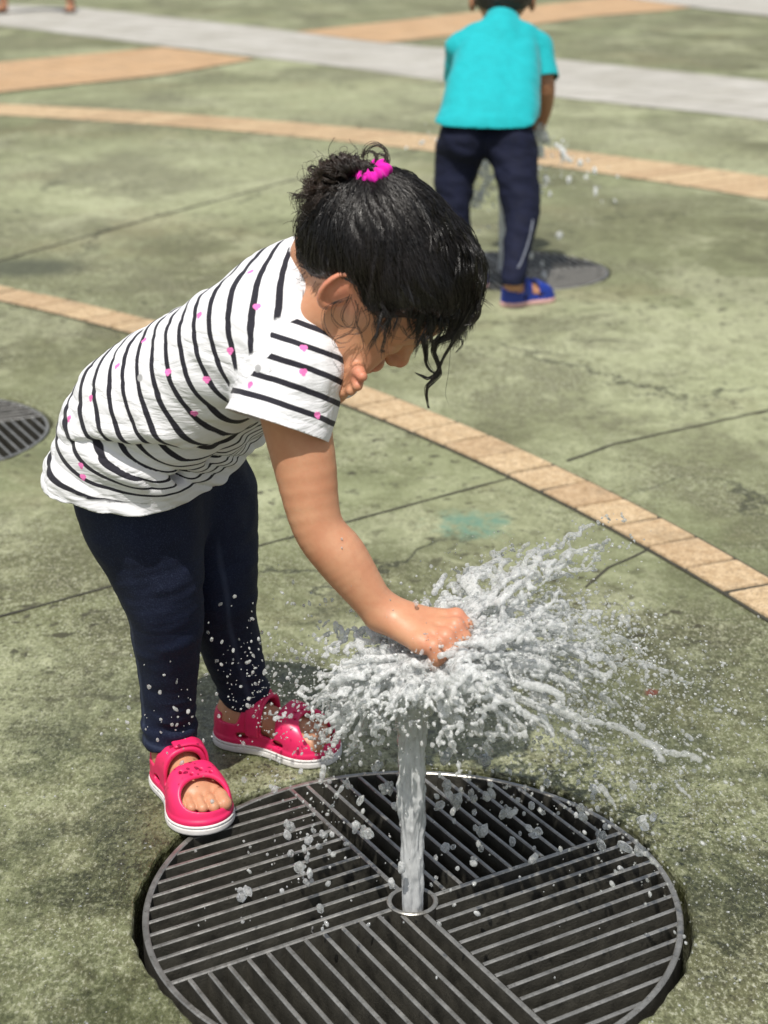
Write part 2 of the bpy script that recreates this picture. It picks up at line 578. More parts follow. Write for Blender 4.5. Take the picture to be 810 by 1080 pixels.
def pave_orange():
    n = N('sandy_orange_paving'); co = n.coord()
    mp = n.n('Mapping'); n.set(mp.inputs['Vector'], co); mp.inputs['Rotation'].default_value = (0, 0, math.radians(62))
    br = n.n('TexBrick', Scale=1.0); n.set(br.inputs['Vector'], mp.outputs[0])
    br.inputs['Color1'].default_value = (.52, .34, .19, 1); br.inputs['Color2'].default_value = (.46, .31, .18, 1); br.inputs['Mortar'].default_value = (.30, .22, .14, 1)
    br.inputs['Mortar Size'].default_value = .006; br.inputs['Brick Width'].default_value = .20; br.inputs['Row Height'].default_value = .10
    a = n.noise(co, 3.0, 6, .65)
    n.bsdf(Base_Color=n.mix(n.maprange(a, .35, .7), br.outputs[0], n.mix(1.0, br.outputs[0], (.80, .76, .68), 'MULTIPLY')), Roughness=.85)
    return n.m
M_orange = pave_orange()

def steel():
    n = N('worn_stainless_steel'); co = n.coord()
    g = n.noise(co, 45, 6, .7); f = n.noise(co, 260, 3, .6)
    base = n.mix(n.maprange(g, .35, .68), (.26, .25, .225), (.44, .43, .40))
    base = n.mix(n.math('MULTIPLY', n.maprange(f, .58, .70), .6), base, (.10, .09, .07))
    n.bsdf(Base_Color=base, Metallic=.75, Roughness=n.maprange(g, .3, .7, .28, .50), Normal=n.bump(n.math('ADD', g, f), .25, .001))
    return n.m
M_steel = steel()
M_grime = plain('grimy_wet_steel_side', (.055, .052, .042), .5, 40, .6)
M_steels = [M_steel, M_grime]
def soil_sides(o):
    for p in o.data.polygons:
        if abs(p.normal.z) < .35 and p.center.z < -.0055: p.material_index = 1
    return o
M_pit = plain('wet_black_sump', (.018, .018, .015), .25, 20, .5)
M_pitwall = plain('mossy_sump_wall', (.035, .034, .022), .55, 30, .5)

# ================================================================== ground sheet with the fountain openings
GC = [A([.029, 1.455]), A([.354, 4.60]), A([-.925, 3.06])]
GR = .2735
def hole(c, r, seed, n=150):
    t = np.arange(n) * 2 * np.pi / n
    P = np.stack([np.cos(t) * 3.2, np.sin(t) * 3.2, np.full(n, seed * 9.1)], 1)
    rr = r + .0035 * fbm(P, 3, 2) + .0040 * np.abs(fbm(P * 3, 5, 2)) + .0010 * fbm(P * 9, 8, 2)
    return np.stack([c[0] + rr * np.cos(t), c[1] + rr * np.sin(t)], 1)

holes = [hole(c, GR + .0095, i) for i, c in enumerate(GC)]
bm = bmesh.new()
def loop(pts, z=0):
    vs = [bm.verts.new((*p, z)) for p in pts]
    return vs, [bm.edges.new((vs[i], vs[(i + 1) % len(vs)])) for i in range(len(vs))]
ov, oe = loop([(-90, -12), (90, -12), (90, 160), (-90, 160)])
es = list(oe); hv = []
for h in holes:
    v, e = loop(h); hv.append(v); es += e
bmesh.ops.triangle_fill(bm, use_beauty=True, edges=es, normal=(0, 0, 1))
for v in hv:                                     # rounded lip, then the wall of the sump
    prev = v
    cx = sum(a.co.x for a in v) / len(v); cy = sum(a.co.y for a in v) / len(v)
    for dr, z in ((.002, -.0012), (.0035, -.005), (.004, -.03), (.002, -.16)):
        cur = []
        for a in v:
            d = Vector((a.co.x - cx, a.co.y - cy, 0)).normalized()
            cur.append(bm.verts.new((a.co.x - d.x * dr, a.co.y - d.y * dr, z)))
        m = len(v)
        for i in range(m):
            bm.faces.new((prev[i], prev[(i + 1) % m], cur[(i + 1) % m], cur[i]))
        prev = cur
bmesh.ops.recalc_face_normals(bm, faces=bm.faces[:])
me = bpy.data.meshes.new('ground'); bm.to_mesh(me); bm.free()
up = sum(p.normal.z for p in me.polygons if abs(p.normal.z) > .9)
if up < 0: me.flip_normals()
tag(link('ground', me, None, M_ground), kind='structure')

sump = MB()
for c in GC:
    t = np.linspace(0, 2 * np.pi, 49)[:-1]
    sump.add([(c[0] + .33 * math.cos(a), c[1] + .33 * math.sin(a), -.15) for a in t], [tuple(range(48))])
tag(sump.build('sump_water', M_pit), kind='structure')

# ================================================================== paving bands
def brick_band(name, cin, rin, cout, rout, a0, a1, n, gap, label_seed):
    """arc of paving bricks between two circles, on a dark bed"""
    V, F, T = [], [], []
    r = np.random.default_rng(label_seed)
    bed, bf = [], []
    def at(c, R, a): return c + R * A([math.cos(a), math.sin(a)])
    # angles measured from a common middle centre
    cm = (cin + cout) / 2
    def hit(c, R, a):
        d = A([math.cos(a), math.sin(a)]); o = cm - c
        b = o @ d; q = o @ o - R * R
        return cm + d * (-b + math.sqrt(b * b - q))
    skew = .012
    for i in range(n):
        x0 = a0 + (a1 - a0) * i / n; x1 = a0 + (a1 - a0) * (i + 1) / n
        g = gap / rin / 2; e_ = gap * .35
        j = r.normal(0, .0004, 4)
        q = [hit(cin, rin + e_, x0 + g + j[0]), hit(cout, rout - e_, x0 + g + j[1]), hit(cout, rout - e_, x1 - g + j[2]), hit(cin, rin + e_, x1 - g + j[3])]
        m = sum(q) / 4; z = .0055 + r.uniform(-.0008, .0008)
        b = len(V)
        for k in q: V.append((*(m + (k - m) * 1.0), -.01))
        for k in q: V.append((*k, z - .003))
        for k in q: V.append((*(m + (k - m) * .975), z))
        F += [(b + 8, b + 9, b + 10, b + 11)]
        for s in (0, 4):
            for k in range(4):
                F.append((b + s + k, b + s + (k + 1) % 4, b + s + 4 + (k + 1) % 4, b + s + 4 + k))
        T += [float(np.clip(r.normal(.35, .38), 0, 1.3))] * 12
        e = gap * .5
        bed += [(*hit(cin, rin - e, x0), .0022), (*hit(cout, rout + e, x0), .0022), (*hit(cout, rout + e, x1), .0022), (*hit(cin, rin - e, x1), .0022)]
        bf.append((4 * i, 4 * i + 1, 4 * i + 2, 4 * i + 3))
    o = link(name, mesh_np(name, A(V), A(F), False), None, M_brick)
    bmm = bmesh.new(); bmm.from_mesh(o.data); bmesh.ops.recalc_face_normals(bmm, faces=bmm.faces[:]); bmm.to_mesh(o.data); bmm.free()
    add_attr(o.data, 'tint', T)
    tag(o, kind='structure')
    b = link('band_bed', mesh_np('band_bed', A(bed), A(bf), False), None, M_mortar)
    tag(b, kind='structure')
    return o
cI, cO = A([-4.27, .145]), A([-4.27, .145])
brick_band('brick_band', A([-4.3956, .0303]), 5.379, A([-4.1607, .2614]), 5.165, math.radians(6), math.radians(75), 62, .0085, 4)
brick_band('brick_band', A([-4.83, 1.22]), 7.66, A([-4.83, 1.22]), 8.06, math.radians(-8), math.radians(88), 110, .012, 5)

def sheet(name, pts, mat, z):
    bm = bmesh.new()
    vs = [bm.verts.new((p[0], p[1], z)) for p in pts]
    bmesh.ops.triangle_fill(bm, edges=[bm.edges.new((vs[i], vs[(i + 1) % len(vs)])) for i in range(len(vs))], normal=(0, 0, 1))
    me = bpy.data.meshes.new(name); bm.to_mesh(me); bm.free()
    if me.polygons[0].normal.z < 0: me.flip_normals()
    return tag(link(name, me, None, mat), kind='structure')
# a pale grey path sweeping across, a sandy strip crossing it, and a second grey path further off
sheet('grey_path', [(-9.5, 21.5), (-3.15, 17.7), (-1.08, 14.7), (-.10, 13.05), (1.10, 11.55), (2.25, 9.97), (5.2, 5.6), (4.5, 4.2), (1.71, 8.23), (.88, 9.14), (-.22, 10.83), (-1.53, 12.5), (-3.32, 14.9), (-9.5, 19.0)], M_greypave, .004)
sheet('sandy_strip', [(-6.0, 3.3), (-2.30, 9.05), (-1.33, 10.33), (-.86, 11.45), (-1.60, 12.45), (-2.51, 11.2), (-6.6, 4.6)], M_orange, .008)
sheet('sandy_strip', [(-.72, 14.05), (.0, 12.85), (.71, 13.9), (1.92, 16.1), (2.75, 17.0), (8.0, 26.0), (6.9, 27.0), (.84, 16.72)], M_orange, .008)
sheet('grey_path', [(2.6, 20.2), (3.2, 17.3), (3.9, 15.2), (7.5, 9.0), (9.0, 11.0), (4.6, 20.6), (2.6, 24.0)], M_greypave, .012)

def joint(name, pts, w, seed):
    """sawn control joint, filled with dark dirt"""
    P = []
    for (x0, y0), (x1, y1) in zip(pts[:-1], pts[1:]):
        m = max(2, int(math.hypot(x1 - x0, y1 - y0) / .03))
        P += [(x0 + (x1 - x0) * i / m, y0 + (y1 - y0) * i / m) for i in range(m)]
    P.append(pts[-1]); P = A(P)
    T = np.gradient(P, axis=0); T /= np.linalg.norm(T, axis=1)[:, None]
    Nn = np.stack([-T[:, 1], T[:, 0]], 1)
    q = np.c_[P * 30, np.full(len(P), seed)]
    w1 = w * (.5 + .32 * vnoise(q, seed)); w2 = w * (.5 + .32 * vnoise(q, seed + 3))
    V = np.concatenate([np.c_[P + Nn * w1[:, None], np.full(len(P), .0016)], np.c_[P - Nn * w2[:, None], np.full(len(P), .0016)]])
    n = len(P); i = np.arange(n - 1)
    tag(link(name, mesh_np(name, V, np.stack([i, i + n, i + n + 1, i + 1], 1)), None, M_mortar), kind='structure')
joint('ground_joint', [(-3.0, -.1), (-1.6, 1.22), (-.55, 2.17), (-.20, 2.45), (.225, 2.785)], .0055, 1)
joint('ground_joint', [(.335, 2.88), (.43, 2.98), (.78, 3.21), (3.0, 4.75)], .007, 2)
joint('ground_joint', [(-3.2, .7), (-1.1, 4.72), (-.78, 5.37), (-.34, 6.22), (.3, 7.3)], .012, 3)
joint('ground_joint', [(.30, 2.28), (.345, 2.36), (.372, 2.385), (.43, 2.45)], .004, 4)

# ================================================================== drain grates of the fountains
def make_grate(c, ang, loc_label, hand=1):
    root = empty('fountain_grate', (c[0], c[1], 0), ang)
    tag(root, loc_label, 'drain grate', 'round steel fountain grates')
    top, deep = -.003, -.036
    R = GR - .006
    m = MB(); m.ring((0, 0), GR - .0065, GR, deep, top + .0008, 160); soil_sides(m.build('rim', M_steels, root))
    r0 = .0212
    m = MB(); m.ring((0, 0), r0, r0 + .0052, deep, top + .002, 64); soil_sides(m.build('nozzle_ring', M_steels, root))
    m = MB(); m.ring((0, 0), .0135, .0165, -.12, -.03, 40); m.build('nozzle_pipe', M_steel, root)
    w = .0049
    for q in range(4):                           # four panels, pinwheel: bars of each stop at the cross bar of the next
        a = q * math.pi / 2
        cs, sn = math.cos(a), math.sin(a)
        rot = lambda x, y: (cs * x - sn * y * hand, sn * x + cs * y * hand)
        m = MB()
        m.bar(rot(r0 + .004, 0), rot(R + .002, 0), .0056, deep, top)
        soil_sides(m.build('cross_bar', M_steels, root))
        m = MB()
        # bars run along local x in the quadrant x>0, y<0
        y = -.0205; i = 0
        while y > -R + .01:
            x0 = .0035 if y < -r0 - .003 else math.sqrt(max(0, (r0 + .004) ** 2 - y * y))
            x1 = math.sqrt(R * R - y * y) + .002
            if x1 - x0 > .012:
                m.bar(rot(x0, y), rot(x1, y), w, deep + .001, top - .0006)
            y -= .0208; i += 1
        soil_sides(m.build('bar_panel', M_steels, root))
    if hand < 0:
        for o in root.children: o.data.flip_normals() if 'bar' in o.name else None
    return root
make_grate(GC[0], math.radians(30.5), 'large round steel drain grate beside the girl in pink sandals, water jet rising through it')
make_grate(GC[1], math.radians(12), 'far round steel drain grate at the feet of the boy in turquoise')
make_grate(GC[2], math.radians(28), 'round steel drain grate cut off by the photo edge behind the girl, no jet', -1)

# ================================================================== people: materials
def skin(name, c, deep, rough=.48, sss=.18):
    n = N(name); co = n.coord()
    a = n.noise(co, 28, 4, .6); b = n.noise(co, 420, 3, .6)
    base = n.mix(n.maprange(a, .35, .68), c, tuple(x * y for x, y in zip(c, (.90, .80, .76))))
    base = n.mix(n.math('MULTIPLY', n.maprange(n.noise(co, 75, 5, .7),   .44, .62), .42), base, tuple(x * y for x, y in zip(c, (.86, .70, .66))))
    base = n.mix(n.attr('blush'), base, deep)
    base = n.mix(n.attr('paint'), base, (.016, .010, .008))
    bs = n.bsdf(Base_Color=base, Roughness=n.maprange(a, .3, .7, rough - .10, rough + .06), Normal=n.bump(n.math('ADD', b, n.math('MULTIPLY', n.noise(co, 140, 4, .65), .8)), .16, .0007))
    bs.inputs['Subsurface Weight'].default_value = sss
    bs.inputs['Subsurface Radius'].default_value = (1.0, .35, .2)
    bs.inputs['Subsurface Scale'].default_value = .006
    bs.inputs['Specular IOR Level'].default_value = .42
    return n.m
M_skin = skin('tan_child_skin', (.545, .285, .168), (.60, .20, .135))
M_skin2 = skin('tan_skin', (.42, .22, .13), (.45, .16, .11))

def denim():
    n = N('dark_navy_stretch_denim'); co = n.coord()
    a = n.noise(co, 12, 4, .6); w = n.noise(co, 700, 2, .7)
    base = n.mix(n.maprange(a, .35, .65), (.0038, .0068, .024), (.0062, .0108, .036))
    base = n.mix(n.math('MULTIPLY', n.maprange(w, .50, .68), .5), base, (.035, .048, .09))
    base = n.mix(n.math('MULTIPLY', n.attr('seam'), .55), base, (.05, .065, .115))
    n.bsdf(Base_Color=base, Roughness=.78, Specular_IOR_Level=.3, Normal=n.bump(w, .3, .0012))
    return n.m
M_denim = denim()

# ================================================================== the girl: joints
def mixp(a, b, t): return a + (b - a) * t
HEADP = W(398, 276, 1.53)
def rotm(yaw, pitch, roll):
    c, s = math.cos(yaw), math.sin(yaw); Rz = A([[c, -s, 0], [s, c, 0], [0, 0, 1]])
    c, s = math.cos(pitch), math.sin(pitch); Ry = A([[c, 0, s], [0, 1, 0], [-s, 0, c]])
    c, s = math.cos(roll), math.sin(roll); Rx = A([[1, 0, 0], [0, c, -s], [0, s, c]])
    return Rz @ Ry @ Rx
HR = rotm(math.radians(-8), math.radians(54), math.radians(15))
HS = .97
def H(*l): return HEADP + HS * (HR @ A(l, float))       # head-local -> world
def Hn(d): return HR @ A(d, float)

def head_field():
    skull = ell((-.001, 0, .007), (.081, .069, .070))
    fore = ell((.036, 0, .010), (.048, .058, .056))
    low = ell((.027, 0, -.042), (.047, .048, .047))
    cheek = ell((.050, .033, -.054), (.031, .029, .030))
    chin = ell((.055, 0, -.080), (.014, .016, .012))
    jaw = ell((.008, .043, -.062), (.024, .019, .026))
    brow = cone((.077, .012, -.004), (.067, .040, -.004), .007, .006)
    sock = ell((.097, .030, -.021), (.020, .017, .014))
    lid = ell((.0665, .0295, -.0225), (.0135, .0150, .0125))
    bridge = cone((.079, 0, -.010), (.0900, 0, -.039), .0055, .0075)
    tip = ell((.0918, 0, -.0430), (.0080, .0088, .0078))
    ala = ell((.0862, .0098, -.0455), (.0068, .0058, .0056))
    nost = ell((.0910, .0052, -.0510), (.0034, .0026, .0024))
    ul = ell((.0820, 0, -.0665), (.0085, .0165, .0062))
    ll = ell((.0800, 0, -.0765), (.0080, .0130, .0062))
    mouth = chain([((.0905, 0, -.0712), .0012), ((.0865, .010, -.0714), .0013), ((.079, .0185, -.0708), .0011)], .001)
    ec = A([-.006, .0680, -.0145], np.float32)                # ear: a tilted dish with a rolled rim
    eu = A([.86, -.42, .10]); eu /= np.linalg.norm(eu)
    en = A([.40, .90, .12]); en -= eu * (en @ eu); en /= np.linalg.norm(en)
    ew = np.cross(eu, en)
    if ew[2] < 0: ew = -ew
    EM = np.stack([eu, ew, en], 1)
    es = .82
    def E(c, r): return ell(ec + EM @ (A(c) * es), tuple(A(r) * es), EM)
    eroot = E((.005, 0, -.003), (.012, .021, .010)); plate = E((0, 0, 0), (.0165, .0270, .0042)); conch = E((.0035, -.005, .0055), (.0088, .0120, .0072))
    groove = E((-.002, .011, .0050), (.0080, .0095, .0045)); lobe = E((.0045, -.0235, .001), (.0065, .0062, .0040)); trag = E((.0130, -.004, .0035), (.0035, .0060, .0040))
    def f(P):
        q = P.copy(); q[:, 1] = np.abs(q[:, 1])
        d = smin(skull(q), fore(q), .03)
        d = smin(d, low(q), .028)
        d = smin(d, cheek(q), .014)
        d = smin(d, jaw(q), .02)
        d = smin(d, chin(q), .014)
        d = smin(d, brow(q), .010)
        d = smax(d, -sock(q), .012)
        d = smin(d, lid(q), .0045)
        d = smin(d, bridge(q), .010)
        d = smin(d, tip(q), .006)
        d = smin(d, ala(q), .0045)
        d = smin(d, ul(q), .006)
        d = smin(d, ll(q), .006)
        d = smax(d, -mouth(q), .0022)
        d = smax(d, -nost(q), .0022)
        e = (q - ec) / es; u, w, m = e @ eu.astype(np.float32), e @ ew.astype(np.float32), e @ en.astype(np.float32)
        ang = np.sqrt((u / .0158) ** 2 + (w / .0265) ** 2) + 1e-6
        rim = np.sqrt(((ang - .93) * .0205) ** 2 + (m - .0035) ** 2) - .0030
        rim = smax(rim, u - .0115 + np.where(w > .012, -.006, 0), .004) * es
        ear = smin(plate(q), rim, .004)
        ear = smin(ear, lobe(q), .005)
        ear = smax(ear, -conch(q), .004)
        ear = smax(ear, -groove(q), .004)
        ear = smin(ear, trag(q), .003)
        d = smin(d, eroot(q), .008)
        return smin(d, ear, .003)
    return f
headL = cull(head_field(), (-.005, 0, -.01), .115, .05)
HRf, HPf = HR.astype(np.float32), HEADP.astype(np.float32)
def to_head(P): return ((P - HPf) @ HRf) / HS
def head_w(P): return headL(to_head(P).astype(np.float32)) * HS

# torso stations: spine centre, half width between the two sides, radius of the shirt there
LAT0 = A([.50, .86, 0]); LAT1 = A([.36, .93, .0])
LAT0 /= np.linalg.norm(LAT0); LAT1 /= np.linalg.norm(LAT1)
ST = [(W(170, 532, 1.690), .044, .056), (W(168, 492, 1.690), .047, .067), (W(190, 435, 1.660), .043, .070),
      (W(243, 372, 1.620), .046, .068), (W(300, 332, 1.590), .048, .050), (W(335, 308, 1.575), .012, .043)]
SHR, SHL = W(302, 392, 1.505), W(362, 345, 1.665)
ELB, WRI = W(334, 552, 1.475), W(400, 644, 1.462)
NECK0, NECK1 = W(326, 315, 1.575), H(-.030, 0, -.045)
ELBL, WRIL = W(318, 425, 1.62), W(348, 410, 1.505)

def lat(i): return mixp(LAT0, LAT1, i / 5)

# legs: centre, radius of the trousers
LEGN = [(W(143, 522, 1.655), .064), (W(156, 565, 1.655), .0585), (W(168, 612, 1.650), .0475), (W(175, 648, 1.655), .0405),
        (W(177, 695, 1.675), .0355), (W(178, 745, 1.690), .0310), (W(180, 784, 1.697), .0300)]
LEGF = [(W(214, 522, 1.745), .062), (W(220, 565, 1.750), .0560), (W(230, 612, 1.745), .0460), (W(234, 645, 1.750), .0400),
        (W(249, 700, 1.775), .0335), (W(260, 738, 1.795), .0275), (W(263, 757, 1.800), .0265)]

# feet: heel and toe on the ground
FEET = {'near': (A([-.254, 1.722]), A([-.187, 1.580])), 'far': (A([-.206, 1.812]), A([-.055, 1.748]))}
def foot_frame(key):
    h, t = FEET[key]
    d = t - h; L = float(np.hypot(*d)); d = d / L
    return h, d, L

FOOT_L = .160
def foot_field(side):
    """bare foot, heel at x=0, toes towards +x; side +1: big toe at +y"""
    s = side
    heel = ell((.031, 0, .036), (.024, .0215, .022))
    mid = cone((.042, 0, .038), (.105, .000, .0275), .0240, .0140)
    ball = ell((.103, 0, .0275), (.024, .030, .0125))
    toes = []
    for i, (y, x1, r) in enumerate([(.0205, .143, .0086), (.0075, .1455, .0066), (-.0045, .1425, .0062), (-.0155, .137, .0058), (-.0250, .130, .0056)]):
        y *= s
        toes.append(chain([((.108, y * .9, .027), r), ((x1 - .012, y, .0285), r * .93), ((x1, y * 1.02, .0255), r)], .003))
    ank = cone((.036, 0, .040), (.034, 0, .100), .0215, .0165)
    def f(P):
        d = smin(heel(P), mid(P), .015)
        d = smin(d, ball(P), .015)
        d = smin(d, ank(P), .015)
        t = toes[0](P)
        for g in toes[1:]:
            t = np.minimum(t, g(P))
        return smin(d, t, .004)
    return f

def foot_world(key, side):
    h, d, L = foot_frame(key)
    f = foot_field(side)
    X = A([d[0], d[1], 0], np.float32); Y = A([-d[1], d[0], 0], np.float32); O = A([h[0], h[1], 0], np.float32)
    M = np.stack([X, Y, A([0, 0, 1], np.float32)], 1)
    s = L / FOOT_L
    return cull(lambda P: f(((P - O) @ M / s).astype(np.float32)) * s, O + X * L / 2 + A([0, 0, .05], np.float32), .11)

# ================================================================== body of the girl: one continuous surface
IN = .007
def body_field():
    parts = []
    for i in range(1, 5):
        (c0, w0, r0), (c1, w1, r1) = ST[i], ST[i + 1]
        for s in (-1, 1):
            parts.append(cone(c0 + s * lat(i) * w0 * .85, c1 + s * lat(i + 1) * w1 * .9, r0 - (.034 if i < 3 else .024), r1 - (.034 if i < 2 else .022)))
    torso = U(.02, *parts)
    legs = U(.015, chain([(p, r - IN - (.006 if i > 3 else 0)) for i, (p, r) in enumerate(LEGN)], per=5), chain([(p, r - IN - (.004 if i > 3 else 0)) for i, (p, r) in enumerate(LEGF)], per=5))
    an, hn = A([*FEET['near'][0], 0]), None
    def ankle(key, last):
        h, d, L = foot_frame(key); q = A([*(h + d * .035), .07])
        return cone(last[0], q, last[1] - IN - .005, .019)
    legs2 = U(.01, ankle('near', LEGN[-1]), ankle('far', LEGF[-1]))
    neck = U(.02, cone(NECK0, NECK1, .036, .034), cone(NECK0, W(318, 335, 1.58), .036, .045))
    armR = chain([(mixp(ST[4][0], SHR, .5), .036), (SHR, .0345), (mixp(SHR, ELB, .55), .0305), (ELB, .0245), (mixp(ELB, WRI, .38), .0252), (mixp(ELB, WRI, .75), .0205), (WRI, .0172)], per=5)
    armL = chain([(mixp(ST[4][0], SHL, .5), .036), (SHL, .034), (mixp(SHL, ELBL, .5), .029), (ELBL, .024), (mixp(ELBL, WRIL, .4), .022), (WRIL, .0165)], per=5)
    # right hand: palm down, fingers curling over the jet
    def q(px, py, Y): return W(px, py, Y)
    palm = U(.010, cone(q(406, 650, 1.461), q(444, 677, 1.428), .0150, .0115), cone(q(406, 646, 1.465), q(452, 668, 1.440), .0150, .0120), cone(q(408, 644, 1.468), q(462, 655, 1.455), .0145, .0110))
    F = [[(q(442, 677, 1.427), .0098), (q(457, 682, 1.418), .0086), (q(462, 692, 1.416), .0078), (q(458, 700, 1.420), .0068)],
         [(q(450, 669, 1.437), .0100), (q(470, 672, 1.427), .0088), (q(477, 684, 1.424), .0080), (q(474, 694, 1.428), .0070)],
         [(q(456, 661, 1.447), .0102), (q(480, 661, 1.438), .0090), (q(488, 673, 1.435), .0082), (q(486, 684, 1.438), .0072)],
         [(q(460, 653, 1.458), .0100), (q(481, 651, 1.452), .0088), (q(490, 660, 1.449), .0080), (q(490, 670, 1.450), .0070)]]
    thumb = [(q(420, 650, 1.475), .0110), (q(445, 655, 1.485), .0095), (q(462, 663, 1.482), .0082), (q(470, 672, 1.475), .0070)]
    fing = [chain(c, .003) for c in F] + [chain(thumb, .003)]
    # left hand, raised near the chin
    palmL = cone(WRIL, q(371, 399.1, 1.495),   .0120, .0100)
    FL = [[(q(371, 394.1, 1.490), .0063), (q(378, 392.0, 1.480), .0056), (q(382, 397.0, 1.473), .0049)],
          [(q(370, 399.1, 1.493), .0063), (q(377, 401.0, 1.482), .0055), (q(377, 407.0, 1.477), .0049)],
          [(q(368, 402.9, 1.497), .0061), (q(372, 407.0, 1.487), .0053), (q(370, 412.0, 1.483), .0047)],
          [(q(364, 405.0, 1.500), .0058), (q(364, 411.0, 1.492), .0050), (q(362, 414.1, 1.489), .0044)],
          [(q(368, 392.0, 1.505), .0063), (q(376, 387.9, 1.500), .0055), (q(380, 389.1, 1.495), .0049)]]
    fingL = [chain(c, .003) for c in FL]
    ft = [foot_world('near', 1), foot_world('far', -1)]       # right foot: big toe on the left
    def f(P):
        d = smin(torso(P), legs(P), .02)
        d = smin(d, legs2(P), .012)
        d = smin(d, neck(P), .02)
        a = armR(P); h = palm(P)
        fg = fing[0](P)
        for g in fing[1:]: fg = smin(fg, g(P), .0025)
        a = smin(smin(a, h, .010), fg, .0045)
        b = smin(armL(P), palmL(P), .010)
        fg = fingL[0](P)
        for g in fingL[1:]: fg = smin(fg, g(P), .0025)
        b = smin(b, fg, .0045)
        d = smin(d, smin(a, b, .001), .012)
        d = smin(d, head_w(P), .014)
        for g in ft: d = smin(d, g(P), .008)
        return d
    return f
bodyf = body_field()
V, Q = sdf_mesh(bodyf, (-.36, 1.36, .004), (.13, 1.87, .74), .0019)
V = refine(bodyf, V)
girl = link('person', mesh_np('person_body', V, Q), None, M_skin)
tag(girl, 'small girl in a striped shirt bending over to press her hand on the water jet', 'child')
hl = to_head(V); ay = np.abs(hl[:, 1])
blush = np.zeros(len(V))
def bl(c, r, amt): 
    global blush
    blush = np.maximum(blush, amt * np.clip(1.4 - np.sqrt((((np.c_[hl[:, 0], ay, hl[:, 2]] - A(c)) / A(r)) ** 2).sum(1)), 0, 1))
bl((.086, .006, -.0705), (.012, .016, .0105), .85); bl((.07, .04, -.05), (.03, .02, .02), .35); bl((-.01, .072, -.012), (.03, .015, .03), .55); bl((.097, 0, -.043), (.01, .012, .009), .4)
for c in ((455, 682, 1.42), (470, 673, 1.427), (482, 662, 1.438), (483, 652, 1.45), (381, 397, 1.475)):
    blush = np.maximum(blush, .55 * np.clip(1.5 - np.linalg.norm(V - W(*c), axis=1) / .010, 0, 1))
add_attr(girl.data, 'blush', blush)
paint = np.zeros(len(V))
def pl(a, b, r, amt):
    global paint
    a, b = A(a), A(b); ab = b - a; p = np.c_[hl[:, 0], ay, hl[:, 2]]
    t = np.clip(((p - a) @ ab) / (ab @ ab), 0, 1); d = np.linalg.norm(p - a - t[:, None] * ab, axis=1)
    paint = np.maximum(paint, amt * np.clip((r - d) / (r * .5), 0, 1))
pl((.082, .014, .0005), (.070, .040, .0000), .0042, .72)          # eyebrows
pl((.0795, .018, -.0290), (.0690, .0445, -.0270), .0030, .95)      # lash line of the lowered lids
add_attr(girl.data, 'paint', paint)
girl_bvh = None
